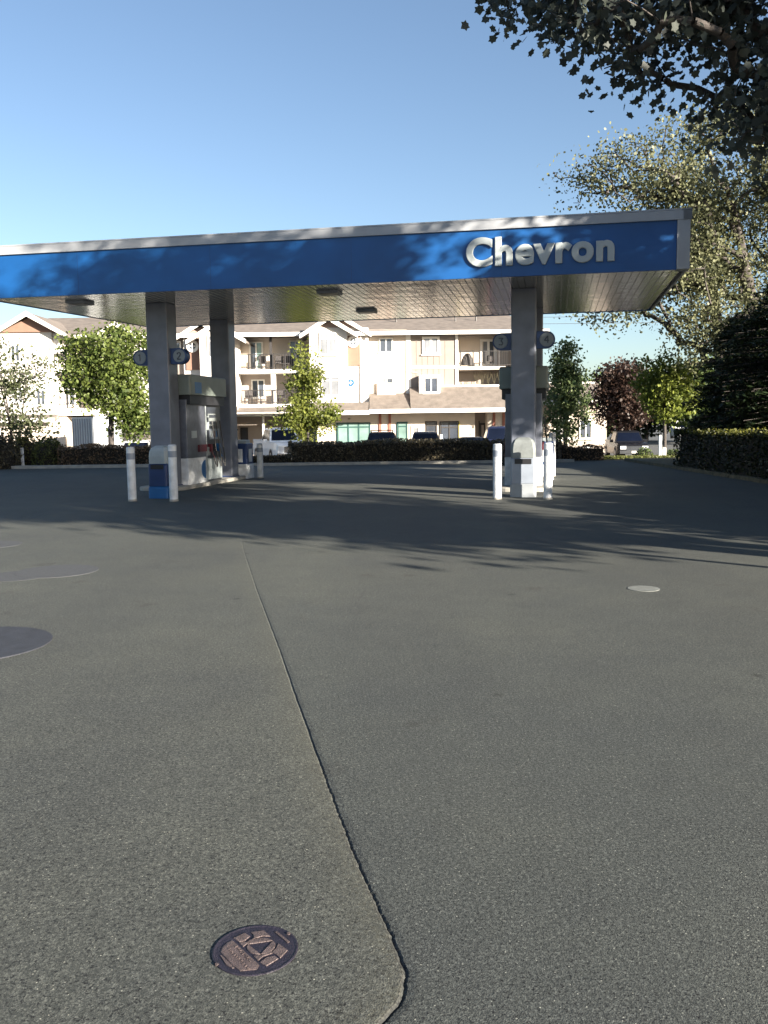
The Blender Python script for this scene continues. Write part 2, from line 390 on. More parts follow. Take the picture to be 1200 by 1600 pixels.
# deck above
b = MB(); P = [(UL0+.05, CV0+.05), (UR-.05, CV0+.05), (UR-.05, CV1-.05), (UL1+.05, CV1-.05)]
b.loft([[cu(u, v, z) for u, v in P] for z in (CS+.10, CZ3-.15)]); b.build('roof_deck', M_TRIM, CAN)
# fascias: blue panel in front, trim round it
b = MB()
def wallbox(b, p0, p1, t, z0, z1, k=0):   # wall from p0 to p1 (u,v), thickness t to the inside (left of direction)
    d = Vector((p1[0]-p0[0], p1[1]-p0[1])).normalized(); nrm = Vector((-d.y, d.x))*t
    Q = [p0, p1, (p1[0]+nrm.x, p1[1]+nrm.y), (p0[0]+nrm.x, p0[1]+nrm.y)]
    b.loft([[cu(u, v, z) for u, v in Q] for z in (z0, z1)], k)
wallbox(b, (UL0+.02, CV0+.015), (UB, CV0+.015), .05, CS-.02, CZ2)
b.build('fascia_panel', M_BLUE, CAN)
b = MB(); wallbox(b, (UR-.0, CV0+.3), (UR, CV1-.01), .05, CS, CZ2); b.build('fascia_panel', M_TRIM, CAN)
b = MB(); wallbox(b, (UR, CV1), (UL1, CV1), .05, CS-.01, CZ2); b.build('fascia_panel', M_BLUE, CAN)
b = MB(); wallbox(b, (UL1, CV1), (UL0, CV0+.05), .05, CS-.01, CZ2); b.build('fascia_panel', M_BLUE, CAN)
b = MB()
Q = [(UL0-.03, CV0-.03), (UR+.03, CV0-.03), (UR+.03, CV1+.03), (UL1-.03, CV1+.03)]
for i in range(4):
    p0, p1 = Q[i], Q[(i+1) % 4]; wallbox(b, p0, p1, .16+.003*i, CZ2+.001, CZ3-.035)
    wallbox(b, p0, p1, .20+.003*i, CZ3-.030, CZ3)
b.build('roof_trim', M_TRIM, CAN)
b = MB(); b.box(*[x for x in (UB+.003+4.7, UR+4.7)], CV0-.02-21.9, CV0+.29-21.9, CS-.015, CZ2-.001); b.build('end_trim', M_TRIM, CAN)
# seams of the blue panel
for u in (-10.4, -7.3, -4.2, -1.1):
    b = MB(); b.box(u+4.7, u+4.706, CV0+.0135-21.9, CV0+.02-21.9, CS-.018, CZ2-.01); b.build('panel_joint', M_DBLUE, CAN)
for u, v in ((-9.43, 20.57), (-.714, 20.57), (-9.30, 24.3), (-.62, 24.3)):
    b = MB(); b.rbox(u-.275+4.7, u+.275+4.7, v-.275-21.9, v+.275-21.9, 0, CS+.005, .035); c = b.build('column', M_COL, CAN)
    b = MB(); b.rbox(u-.30+4.7, u+.30+4.7, v-.30-21.9, v+.30-21.9, 0, .12, .035); b.build('base_plate', M_DBLUE, c)
for px, py in ((125, 472), (515, 456), (573, 485)):
    p = ray(px, py); t = (CS-CAM_H)/p.z; w = UV(Vector((p.x*t, p.y*t, CS)))
    b = MB(); b.box(w.x-.24+4.7, w.x+.24+4.7, w.y-.24-21.9, w.y+.24-21.9, CS-.055, CS-.004, 0, None)
    q = b.build('soffit_light', M_BAND, CAN)
    b = MB(); b.box(w.x-.19+4.7, w.x+.19+4.7, w.y-.19-21.9, w.y+.19-21.9, CS-.062, CS-.0555); b.build('lens', M_DARK, q)
# lettering
(uA, zA), (uB_, zB_) = UZ(728, 417, CV0), UZ(960, 410, CV0)
cv = bpy.data.curves.new('lettering', 'FONT'); cv.body = 'Chevron'; cv.size = 1.0; cv.extrude = .02; cv.offset = .026; cv.resolution_u = 6
cv.space_character = 1.10; cv.bevel_depth = .020; cv.bevel_resolution = 1
to = bpy.data.objects.new('lettering_curve', cv); col.objects.link(to)
bpy.context.view_layer.update()
me = bpy.data.meshes.new_from_object(to.evaluated_get(bpy.context.evaluated_depsgraph_get()))
bpy.data.objects.remove(to, do_unlink=True)
xs = [v.co.x for v in me.vertices]; ys_ = [v.co.y for v in me.vertices]
x0, x1, y0, y1 = min(xs), max(xs), min(ys_), max(ys_)
W = uB_-uA; Hh = .59
for v in me.vertices:
    x, y, z = v.co
    v.co = (uA+(x-x0)/(x1-x0)*W+4.7, CV0-.016-21.9-(z*.45), CS+.185+(y-y0)/(y1-y0)*Hh)
me.materials.clear(); me.materials.append(M_LET); me.update()
o = bpy.data.objects.new('lettering', me); col.objects.link(o); o.parent = CAN

# ------------------------------------------------------------------ number signs on the columns
NUMS = {'1': [((0, -.06), (0, .06)), ((0, .06), (-.025, .035))],
        '2': [((-.035, .035), (-.015, .06)), ((-.015, .06), (.02, .06)), ((.02, .06), (.035, .03)), ((.035, .03), (-.035, -.06)), ((-.035, -.06), (.04, -.06))],
        '3': [((-.035, .055), (.035, .055)), ((.035, .055), (0, .008)), ((0, .008), (.035, -.02)), ((.035, -.02), (.02, -.058)), ((.02, -.058), (-.035, -.05))],
        '4': [((.02, -.06), (.02, .06)), ((.02, .06), (-.04, -.02)), ((-.04, -.02), (.045, -.02))]}
def sign(num, uc, side, z, label):
    # box stands out of the column's flank, disc faces the forecourt
    v = 20.57; u = uc+side*(.275+.20)
    e = empty('pump_number_sign', F(u, v-.05, z), -YAW, label, 'sign', 'pump number signs on the columns')
    b = MB(); poly = []
    for i in range(17):
        a = R(-90+180*i/16); poly.append((side*(.02+.20*math.cos(a)), .19*math.sin(a)))
    poly += [(-side*.195, .19), (-side*.195, -.19)]
    if side < 0: poly.reverse()
    b.prism(poly, -.11, .11); b.build('housing', M_DBLUE, e)
    b = MB(); b.cyl((side*.03, -.112, 0), (side*.03, -.125, 0), .155, .150, 32); b.build('disc', M_DISC, e)
    b = MB()
    for (a, c), (d_, f_) in NUMS[num]: b.cyl((side*.03+a*1.3, -.130, c*1.3), (side*.03+d_*1.3, -.130, f_*1.3), .013, .013, 6)
    b.build('numeral', M_NUM, e)
sign('1', -9.43, -1, 3.22, 'round number 1 sign on the left flank of the left column')
sign('2', -9.43, 1, 3.24, 'round number 2 sign on the right flank of the left column')
sign('3', -.714, -1, 3.36, 'round number 3 sign on the left flank of the right column')
sign('4', -.714, 1, 3.38, 'round number 4 sign on the right flank of the right column')

# ------------------------------------------------------------------ pump islands
for nm, u0, u1 in (('left', -10.05, -8.85), ('right', -1.32, -.12)):
    b = MB(); P = []
    v0, v1 = 20.1, 25.5
    b.rbox(u0-(u0+u1)/2, u1-(u0+u1)/2, v0-22.8, v1-22.8, -.02, .09, .3, 6)
    o = b.build('pump_island', M_CONC); o.location = F((u0+u1)/2, 22.8); o.rotation_euler = (0, 0, -YAW); tag(o, kind='structure')

def bollard(u, v, h, label, lean=0):
    e = empty('bollard', F(u, v), -YAW, label, 'bollard', 'white bollards guarding the pump islands')
    b = MB(); n = 20; r = .088
    b.loft([[(r_*math.cos(2*math.pi*i/n), r_*math.sin(2*math.pi*i/n), z) for i in range(n)] for r_, z in ((r, 0), (r, h-.02), (r-.02, h))]); b.build('post', M_WHITE, e)
    b = MB(); b.loft([[((r+.003)*math.cos(2*math.pi*i/n), (r+.003)*math.sin(2*math.pi*i/n), z) for i in range(n)] for z in (h-.26, h-.13)]); b.build('reflective_band', M_BAND, e)
    b = MB(); b.loft([[((r+.006)*math.cos(2*math.pi*i/n), (r+.006)*math.sin(2*math.pi*i/n), z) for i in range(n)] for z in (0, .04)]); b.build('collar', M_CONC, e)
    return e
def from_px(px, py): w = UV(G(px, py)); return w.x, w.y
for (px, py), h, lb in (((207, 783), 1.14, 'white bollard left of the blue bin, leftmost of the bollards'),
        ((272, 783), 1.18, 'white bollard right of the blue bin in front of the left pump'),
        ((777, 780), 1.13, 'white bollard left of the right front column'),
        ((856, 780), 1.14, 'white bollard right of the right front column'),
        ((407, 747), 1.02, 'white bollard standing behind the left island, beside the white truck'),
        ((863, 744), 1.24, 'tall white bollard at the back of the right island')):
    u, v = from_px(px, py); bollard(u, v, h, lb)

# bins at the island ends
def bin_(name, px, py, w, d, h, mats, label, cat='waste bin'):
    wv = UV(G(px, py)); e = empty(name, F(wv.x, wv.y+d/2), -YAW, label, cat)
    bm, tm, sm = mats
    b = MB(); b.rbox(-w/2, w/2, -d/2, d/2, .0, h*.23, .05); b.build('base', sm, e)
    b = MB(); b.rbox(-w/2+.01, w/2-.01, -d/2+.01, d/2-.01, h*.231, h*.66, .05); b.build('body', bm, e)
    b = MB(); rings = []
    for t, s_, in ((.661, 1.0), (.80, 1.0), (.90, .93), (.96, .78), (1.0, .45)):
        rings.append([(s_*(w/2-.015)*cx, s_*(d/2-.015)*cy, h*t) for cx, cy in ((-1, -.75), (-.8, -1), (.8, -1), (1, -.75), (1, .75), (.8, 1), (-.8, 1), (-1, .75))])
    b.loft(rings); b.build('dome_lid', tm, e)
    b = MB(); b.box(-w*.32, w*.32, -d/2-.004, -d/2+.02, h*.56, h*.645); b.build('slot', M_BLACK, e)
    return e
bin_('waste_bin', 247, 779, .46, .5, 1.14, (M_DBLUE, M_GREY, M_BBLUE), 'dark blue waste bin with a grey domed lid between two white bollards')
bin_('waste_bin', 817, 777, .54, .42, 1.24, (M_BAND, mat('grey_lid', (.15, .165, .165), .45, var=.2, scale=8), mat('bin_base', (.24, .26, .28), .5, var=.15)), 'grey waste bin with a pale domed lid at the foot of the right column')  # lid set to a darker grey than the blue bin's

# fuel dispensers
def dispenser(uc, label):
    e = empty('fuel_dispenser', F(uc, 22.1, .09), -YAW, label, 'fuel pump', 'fuel pumps under the canopy')
    hu = .42; v0, v1 = -1.2, 1.2
    # cabinet half (towards the camera)
    b = MB(); b.rbox(-hu, hu, v0, 0-.01, .66, 2.12, .02); c = b.build('cabinet', M_PANEL, e)
    b = MB(); b.rbox(-hu-.005, hu+.005, v0-.005, -.012, .0, .655, .02); b.build('lower_panel', M_WHITE, e)
    for s in (-1, 1):
        poly = []
        for i in range(13):
            a = R(-90+180*i/12); poly.append((.26*math.cos(a), .24*math.sin(a)))
        b = MB(); X0 = s*(hu+.004); X1 = s*(hu+.014)
        vs = [(X0, -.10-y, .34+z) for y, z in poly]+[(X1, -.10-y, .34+z) for y, z in poly]; n = len(poly)
        b.add(vs, [tuple(range(n)), tuple(range(2*n-1, n-1, -1))]+[(i, (i+1) % n, (i+1) % n+n, i+n) for i in range(n)]); b.build('blue_emblem', M_BBLUE, e)
        b = MB(); b.box(min(X0, X1), max(X0, X1), -.95, -.62, 1.16, 1.34); b.build('notice', M_LET, e)
        b = MB(); b.box(min(X0, s*(hu+.05)), max(X0, s*(hu+.05)), -.55, -.06, .80, .98, 0); b.build('tray', M_RED, e)
        b = MB(); b.box(min(X0, X1), max(X0, X1), -.012, .03, .0, 2.1); b.build('edge_strip', M_LET, e)
    # the dispensing half
    b = MB(); b.rbox(-hu+.05, hu-.05, .035, v1, .0, 2.0, .02); b.build('housing', M_DARK, e)
    for s in (-1, 1):
        X = s*(hu-.05); bx = lambda w, y0, y1, z0, z1, nm, m_: MB().box(min(X, X+s*w), max(X, X+s*w), y0, y1, z0, z1).build(nm, m_, e)
        bx(.03, .10, 1.14, .04, .60, 'lower_panel', M_GREY)
        bx(.02, .30, .95, 1.46, 1.78, 'display', M_SCREEN)
        bx(.025, .14, .30, 1.35, 1.72, 'card_reader', M_GREY)
        bx(.03, .16, .28, 1.56, 1.68, 'card_screen', M_DARK)
        for kr in range(4):
            for kc in range(3): bx(.031, .165+kc*.04, .19+kc*.04, 1.37+kr*.04, 1.395+kr*.04, 'key', M_LET)
        bx(.024, .34, .90, 1.67, 1.75, 'price_window', M_DARK); bx(.024, .34, .90, 1.50, 1.58, 'volume_window', M_DARK)
        for kc in range(3): bx(.02, .42+kc*.2, .54+kc*.2, 1.16, 1.32, 'grade_label', (M_LET, M_RED, M_BBLUE)[kc])
        bx(.035, .18, .32, .68, .90, 'warning_notice', M_LET)
        bx(.015, .38, 1.06, 1.10, 1.38, 'grade_panel', M_BAND)
        for i, m_ in enumerate((M_RED, M_BLACK, M_BBLUE)):
            y = .30+.28*i
            b = MB(); b.box(min(X, X+s*.09), max(X, X+s*.09), y-.05, y+.05, .78, .98); b.cyl((X+s*.06, y, .82), (X+s*.16, y, .62), .018, .012, 8)
            nz = b.build('nozzle', m_, e)
            b = MB(); pts = []
            for j in range(13):
                t = j/12; pts.append((X+s*(.07+.14*math.sin(math.pi*t)), y+.05+.05*t, .84-.0*t+(.75*t if t > .5 else .75*t)-.95*math.sin(math.pi*t)*.85))
            b.tube(pts, .016, 6); b.build('hose', M_BLACK, nz)
    # valance sign above
    b = MB(); b.rbox(-.56, .56, v0-.02, v1+.05, 2.24, 2.74, .06); b.build('valance', M_PALE, e)
    b = MB(); b.box(-.50, .50, v0+.06, v1, 2.00, 2.238); b.build('valance_bracket', M_BLACK, e)
    for s in (-1, 1):
        b = MB(); X = s*.563; b.box(min(s*.558, X), max(s*.558, X), -.95, -.52, 2.28, 2.56); b.build('valance_emblem', M_BBLUE, e)
    b = MB(); b.box(-.1, .16, v0-.026, v0-.018, 2.28, 2.52); b.build('valance_emblem', M_BBLUE, e)
    return e
d1 = dispenser(-9.42, 'fuel pump with pale valance and hoses on the left island between the columns')
d2 = copy_tree(d1); d2.location = F(-.73, 22.1, .09); d2['label'] = 'fuel pump mostly hidden behind the right front column'

# squeegee and bin units beside the rear columns
def wash(u, v, label):
    e = empty('wash_station', F(u, v, .0), -YAW, label, 'wash station', 'wash stations by the rear columns')
    b = MB(); b.rbox(-.26, .26, -.3, .3, 0, .42, .04); b.build('base', M_WHITE, e)
    b = MB(); b.rbox(-.25, .25, -.29, .29, .421, 1.02, .04); b.build('body', M_DBLUE, e)
    b = MB(); b.box(.251, .262, -.12, .12, .48, .86); b.box(-.12, .12, -.302, -.291, .48, .86); b.build('notice', M_WHITE, e)
    b = MB(); b.rbox(-.2, .2, -.2, .2, 1.021, 1.12, .04); b.build('lid', M_GREY, e)
    b = MB(); b.cyl((-.1, -.05, 1.1), (-.16, -.1, 1.42), .012, .012, 6); b.box(-.26, -.06, -.12, -.09, 1.40, 1.44); b.build('squeegee', M_BLACK, e)
    return e
w1 = wash(-9.05, 24.95, 'blue and white wash station beside the left rear column')
w2 = copy_tree(w1); w2.location = F(-.30, 24.5); w2['label'] = 'blue and white wash station partly hidden behind the right column'

# ================================================================== THE APARTMENT BUILDING
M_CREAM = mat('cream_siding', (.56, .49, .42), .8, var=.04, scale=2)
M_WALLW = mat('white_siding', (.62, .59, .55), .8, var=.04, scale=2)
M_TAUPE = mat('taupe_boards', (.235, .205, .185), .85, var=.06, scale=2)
M_SHADE = mat('shaded_beige_wall', (.36, .31, .27), .85, var=.05, scale=2)  # darker beige paints in the shade of recessed walls; also plain trim
M_PINK = mat('gable_infill', (.36, .26, .22), .85, var=.06, scale=3)
M_BROWN = mat('brown_panel', (.22, .13, .095), .8, var=.08, scale=3)
M_STRIPE = mat('red_brown_pilaster', (.30, .12, .085), .8)
M_WTRIM = mat('white_trim', (.74, .72, .68), .6, var=.03)
M_ROOF = mat('roof_shingles', (.150, .128, .112), .9, var=.22, scale=2.2, bump=.7, bscale=9, detail=8)
M_GLASS = glassmat('window_glass', (.055, .065, .085))
M_GLASSP = glassmat('curtained_glass', (.20, .21, .23), .12)
M_TEAL = glassmat('teal_glass', (.16, .25, .23), .12)
M_TEALF = mat('teal_frame', (.02, .07, .065), .5)
M_RAIL = mat('dark_railing', (.035, .032, .032), .5)
M_YEL = mat('yellow_strip', (.55, .50, .05), .6)
M_BBALC = mat('balcony_things', (.055, .050, .050), .8, var=.4, scale=9)
BY = 66.0
GZ = -.9
BLD = empty('apartment_building', (0, BY, GZ), 0, 'long three storey cream apartment building with gables, balconies and ground floor shops', 'building')
def bpart(b, name, m, parent=None):
    # geometry written in world metres; shift it under the building's empty
    if parent is None:
        b.v = [(x, y-BY, z-GZ) for x, y, z in b.v]; return b.build(name, m, BLD)
    b.v = [(x, y-BY, z-GZ) for x, y, z in b.v]; return b.build(name, m, parent)
def pxrect(px0, py0, px1, py1, Y):
    my, mx_ = (py0+py1)/2, (px0+px1)/2
    return rx(px0, my, Y), rx(px1, my, Y), rz(mx_, py1, Y), rz(mx_, py0, Y)     # x0, x1, z0, z1
def wall(px0, py0, px1, py1, Y, m, name='wall', depth=.3, grooves=0, z0=None, z1=None):
    x0, x1, a, c = pxrect(px0, py0, px1, py1, Y)
    if z0 is not None: a = z0
    if z1 is not None: c = z1
    b = MB()
    if grooves:      # boards and battens
        b.box(x0, x1, Y, Y+depth, a, c)
        n_ = int((x1-x0)/grooves)
        for i in range(1, n_): b.box(x0+i*grooves-.02, x0+i*grooves+.02, Y-.022, Y-.001, a+.01, c-.01)
    else: b.box(x0, x1, Y, Y+depth, a, c)
    return bpart(b, name, m)
def window(px0, py0, px1, py1, Y, panes, trans=None, glass=None, frame=None, fw=.09, sill=True):
    x0, x1, z0, z1 = pxrect(px0, py0, px1, py1, Y); glass = glass or M_GLASS; frame = frame or M_WTRIM
    t = .07; zt = z1-(z1-z0)*trans if trans else None
    b = MB()
    b.box(x0, x0+fw, Y-t, Y-.002, z0, z1); b.box(x1-fw, x1, Y-t, Y-.002, z0, z1)
    b.box(x0+fw, x1-fw, Y-t+.002, Y-.002, z0, z0+fw); b.box(x0+fw, x1-fw, Y-t+.002, Y-.002, z1-fw, z1)
    xs_ = [x0+fw+(x1-x0-2*fw)*i/panes for i in range(panes+1)]
    for q in xs_[1:-1]: b.box(q-fw/2, q+fw/2, Y-t+.004, Y-.003, z0+fw, z1-fw)
    if zt: b.box(x0+fw, x1-fw, Y-t+.006, Y-.004, zt-fw/2, zt+fw/2)
    if sill: b.box(x0-.08, x1+.08, Y-t-.06, Y-.001, z0-.07, z0-.003)
    f = bpart(b, 'window', frame)
    for i in range(panes):
        a, c = xs_[i], xs_[i+1]
        gl = glass[i % len(glass)] if isinstance(glass, (list, tuple)) else glass
        b = MB()
        b.box(a+fw*.4, c-fw*.4, Y-.03, Y-.006, z0+fw*.5, (zt or z1)-fw*.5)
        bpart(b, 'pane', gl, f)
        if zt:
            b = MB(); b.box(a+fw*.4, c-fw*.4, Y-.03, Y-.006, zt+fw*.5, z1-fw*.5); bpart(b, 'pane', gl, f)
    return f
def porthole(px, py, r, Y, blue=False):
    p = at(px, py, Y); b = MB(); b.cyl((p.x, Y-.09, p.z), (p.x, Y-.002, p.z), r, r, 28)
    f = bpart(b, 'round_window', M_WTRIM if not blue else M_BBLUE)
    b = MB(); b.cyl((p.x, Y-.095, p.z), (p.x, Y-.091, p.z), r*.55, r*.55, 24); bpart(b, 'pane', M_GLASS if not blue else M_DBLUE, f)
    b = MB(); q = r*.5
    b.box(p.x-.03, p.x+.03, Y-.105, Y-.096, p.z-q, p.z+q); b.box(p.x-q, p.x+q, Y-.107, Y-.097, p.z-.03, p.z+.03); bpart(b, 'glazing_bar', M_WTRIM, f)
def X_(px, Y=BY): return rx(px, 600, Y)
xL, xR = X_(-75), X_(843)
EZ = rz(700, 518, 65.4)          # main eave height
RYd, RZt = 72.5, EZ+2.15
# body behind everything
b = MB(); b.box(xL, xR, BY+3.2, BY+13, GZ, EZ-.05); bpart(b, 'wall', M_CREAM)
# main roof with hip at the right end
b = MB()
y0, y1 = 65.2, 79.8; xe = xR+.5
b.add([(xL-.4, y0, EZ), (xe, y0, EZ), (xe, y1, EZ), (xL-.4, y1, EZ), (xL+5, RYd, RZt), (X_(783, RYd), RYd, RZt),
       (xL-.4, y0, EZ-.12), (xe, y0, EZ-.12), (xe, y1, EZ-.12), (xL-.4, y1, EZ-.12)],
      [(0, 1, 5, 4), (1, 2, 5), (2, 3, 4, 5), (3, 0, 4), (6, 9, 8, 7), (0, 6, 7, 1), (1, 7, 8, 2), (2, 8, 9, 3), (3, 9, 6, 0)])
roof = bpart(b, 'roof', M_ROOF)
b = MB(); b.box(xL-.45, xe+.05, y0-.10, y0-.005, EZ-.22, EZ+.06); bpart(b, 'gutter', M_WTRIM, roof)
b = MB(); b.box(X_(690, RYd), X_(783, RYd), RYd-.15, RYd+.15, RZt-.02, RZt+.08); bpart(b, 'ridge_cap', M_WTRIM, roof)
for px in (620, 712, 744, 425): b = MB(); p = X_(px, 69); b.cyl((p, 69, EZ+.9), (p, 69, EZ+1.65), .06, .06, 8); bpart(b, 'vent_pipe', M_RAIL, roof)

def gable(pxc, pxl, py_eave, py_apex, Yf, wallm, infill, wx=None, wbot=None, wall_z1=None, depth=7, blank=False):
    xc = rx(pxc, py_apex, Yf); xl = rx(pxl, py_eave, Yf); hw = xc-xl; ze = rz(pxl, py_eave, Yf); za = rz(pxc, py_apex, Yf)
    # roof: two slabs
    b = MB(); th = .16
    for s in (-1, 1):
        Pn = [(xc, za), (xc+s*hw, ze), (xc+s*hw, ze-th), (xc, za-th)]
        if s > 0: Pn.reverse()
        b.prism([(p[0], p[1]) for p in Pn], Yf+.10, Yf+depth)
    g_ = bpart(b, 'gable_roof', M_ROOF)
    b = MB(); th = .30
    for s in (-1, 1):
        Pn = [(xc, za+.05), (xc+s*(hw+.05), ze+.03), (xc+s*(hw+.05), ze-th+.05), (xc, za-th)]
        if s > 0: Pn.reverse()
        b.prism(Pn, Yf, Yf+.09)
    bpart(b, 'barge_board', M_WTRIM, g_)
    # infill triangle
    b = MB(); k_ = .80; zi = ze+(za-ze)*.16
    b.prism([(xc-hw*k_, zi), (xc+hw*k_, zi), (xc, za-.32)], Yf+.62, Yf+.8); bpart(b, 'gable_infill', infill, g_)
    return xc, hw, ze, za
# right-hand pair of gables
gable(513, 469, 523, 494, 64.1, None, M_PINK)
gable(534, 490, 522, 493, 65.0, None, M_PINK)
wall(484, 512, 543, 632, 64.7, M_WALLW, depth=2.5)
wall(543, 512, 576, 632, 65.5, M_WALLW, depth=2)
wall(541.5, 522, 562, 571, 65.38, M_BROWN, 'brown_panel', depth=.1)
porthole(552, 534, .42, 65.37); porthole(548, 598, .26, 65.49, True)
b = MB(); x0, x1, z0, z1 = pxrect(484, 578, 538, 580, 64.7); b.box(x0, x1, 64.66, 64.69, z0, z1); bpart(b, 'trim_band', M_SHADE)
window(499, 519.5, 526.5, 555, 64.69, 2, trans=.27, glass=M_GLASSP)
window(502, 588, 531, 619, 64.69, 2, trans=.2, glass=(M_GLASSP, M_GLASSP))
b = MB(); x = X_(564, 65.4); b.cyl((x, 65.4, GZ+3.6), (x, 65.4, EZ-.3), .05, .05, 8); bpart(b, 'downpipe', M_WTRIM)
# left-hand pair of gables
gable(313, 269, 530, 501, 65.0, None, M_PINK)
gable(336, 291, 532, 503, 64.1, None, M_PINK)
wall(262, 528, 290, 645, 65.9, M_TAUPE, depth=2, grooves=.4)
wall(288, 522, 314, 645, 65.5, M_WALLW, depth=2)
wall(290.5, 528, 312, 578, 65.38, M_BROWN, 'brown_panel', depth=.1)
wall(313, 518, 368, 645, 64.7, M_WALLW, depth=2.5)
porthole(301, 541, .44, 65.37)
window(324, 524, 338, 559, 64.69, 1, trans=.25, glass=M_GLASSP); window(272, 533, 283, 556, 65.89, 1)
window(352, 524, 364, 559, 64.69, 1, trans=.25, glass=M_GLASSP)
# balcony bay between the gables
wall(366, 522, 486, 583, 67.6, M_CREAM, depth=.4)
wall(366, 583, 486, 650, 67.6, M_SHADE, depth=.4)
window(390, 534, 411, 578, 67.59, 2, glass=(M_GLASS, M_TEAL)); window(452, 532, 473, 578, 67.59, 2)
window(393, 593, 414, 622, 67.59, 2)
def slab(px0, px1, py0, py1, Yf, Yb, m=M_WTRIM):
    x0, x1, z0, z1 = pxrect(px0, py0, px1, py1, Yf); b = MB(); b.box(x0, x1, Yf, Yb, z0, z1); return bpart(b, 'balcony_slab', m)
def railing(px0, px1, py0, py1, Yf, posts, par=None):
    x0, x1, z0, z1 = pxrect(px0, py0, px1, py1, Yf); b = MB()
    b.box(x0, x1, Yf-.03, Yf+.03, z1-.05, z1); b.box(x0, x1, Yf-.02, Yf+.02, z0+.08, z0+.12)
    for i in range(posts+1):
        x = x0+(x1-x0)*i/posts; b.box(x-.045, x+.045, Yf-.045, Yf+.045, z0-.15, z1+.01)
    n_ = int((x1-x0)/.14)
    for i in range(n_): x = x0+(x1-x0)*(i+.5)/n_; b.box(x-.008, x+.008, Yf-.008, Yf+.008, z0+.12, z1-.05)
    return bpart(b, 'balcony_railing', M_RAIL)
slab(368, 486, 577, 583, 65.7, 67.6); slab(368, 486, 631.5, 636, 65.7, 67.6)
railing(369, 484, 553, 576, 65.75, 6); railing(369, 484, 609, 631, 65.75, 6)
for a_, c_ in ((424, 431), (368.5, 372)):
    x0, x1, z0, z1 = pxrect(a_, 583, c_, 632, 65.9); b = MB(); b.box(x0, x1, 65.85, 66.15, z0, z1); bpart(b, 'balcony_post', M_WTRIM)
x0, x1, z0, z1 = pxrect(421, 524, 425, 577, 65.9); b = MB(); b.box(x0, x1, 65.9, 66.05, z0, z1); bpart(b, 'balcony_post', M_RAIL)
def pent(px0, px1, py_top, py_eave, Yf, Yb, name='porch_roof', steps=None):
    x0, x1 = X_(px0, Yf), X_(px1, Yf); ze = rz((px0+px1)/2, py_eave, Yf); zt = rz((px0+px1)/2, py_top, Yb)
    b = MB()
    b.add([(x0, Yf, ze), (x1, Yf, ze), (x1, Yb, zt), (x0, Yb, zt), (x0, Yf, ze-.1), (x1, Yf, ze-.1), (x1, Yb, ze-.1), (x0, Yb, ze-.1)],
          [(0, 1, 2, 3), (4, 7, 6, 5), (0, 4, 5, 1), (1, 5, 6, 2), (2, 6, 7, 3), (3, 7, 4, 0)])
    p = bpart(b, name, M_ROOF)
    b = MB(); b.box(x0-.02, x1+.02, Yf-.12, Yf-.005, ze-.24, ze+.05); bpart(b, 'gutter', M_WTRIM, p)
    return p
pent(366, 484, 636.5, 645, 64.3, 65.7)
pent(262, 366, 636, 648, 63.6, 64.7)
pent(484.5, 576, 629, 643, 63.4, 64.7)
pent(576.5, 641, 614.5, 640.5, 63.4, BY)
pr = pent(641.5, 800, 603.5, 639, 63.4, BY)
b = MB(); x0, x1, z0, z1 = pxrect(686, 601.5, 800, 604, BY); b.box(x0, x1, BY-.1, BY+.05, z0, z1); bpart(b, 'ridge_cap', M_WTRIM, pr)
# right-hand part of the front
wall(576, 515, 636, 640, BY, M_CREAM, depth=3.2)
for a_, c_, d_ in ((634.5, 642, 634), (711.5, 716, 602)): wall(a_, 517, c_, d_, BY-.06, M_WTRIM, 'corner_board', depth=.3)
wall(642, 515, 712, 571, BY+.02, M_TAUPE, depth=3, grooves=.42)
wall(642, 571.2, 712, 576, BY-.04, M_WTRIM, 'trim_band', depth=.3)
wall(642, 576.2, 712, 640, BY+.02, M_TAUPE, depth=3, grooves=.42)
window(592, 528, 614, 551, BY, 2); window(593, 590, 615, 614, BY, 2, glass=(M_GLASSP, M_GLASS))
window(659.5, 526, 687, 554, BY, 2, glass=M_GLASSP, fw=.16)
wall(655, 586, 688, 618, BY-.75, M_WTRIM, 'dormer', depth=.7); window(662, 589, 685, 614, BY-.76, 2)
wall(589, 598, 618, 619, BY-.25, M_CREAM, 'dormer', depth=.2)
# dark name plates high on the wall
b = MB()
for a_, c_, y_ in ((618, 633, 580.5), (644, 652, 581)): x0, x1, z0, z1 = pxrect(a_, y_, c_, y_+1.6, BY); b.box(x0, x1, BY-.05, BY-.03, z0, z1)
bpart(b, 'wall_vent', M_SHADE)
# recessed balcony on the right
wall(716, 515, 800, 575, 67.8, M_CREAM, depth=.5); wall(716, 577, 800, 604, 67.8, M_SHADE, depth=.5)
wall(800, 512, 842, 640, 65.9, M_TAUPE, depth=3, grooves=.42)
window(750, 530, 776, 572, 67.79, 2, glass=(M_GLASSP, M_GLASS), fw=.18)
slab(718, 790, 572.5, 577.5, 65.9, 67.8, M_CREAM); railing(719, 800, 548, 572.5, 65.95, 4)
b = MB()
for i in range(5):
    p = at(745+i*9, 600, 66.6)
    for q in range(5):
        a = q*1.3+i; b.cyl((p.x, 66.6, p.z), (p.x+.3*math.sin(a), 66.6+.1*math.cos(a), p.z+.9), .012, .01, 5)
bpart(b, 'dry_stems', M_DIRT)
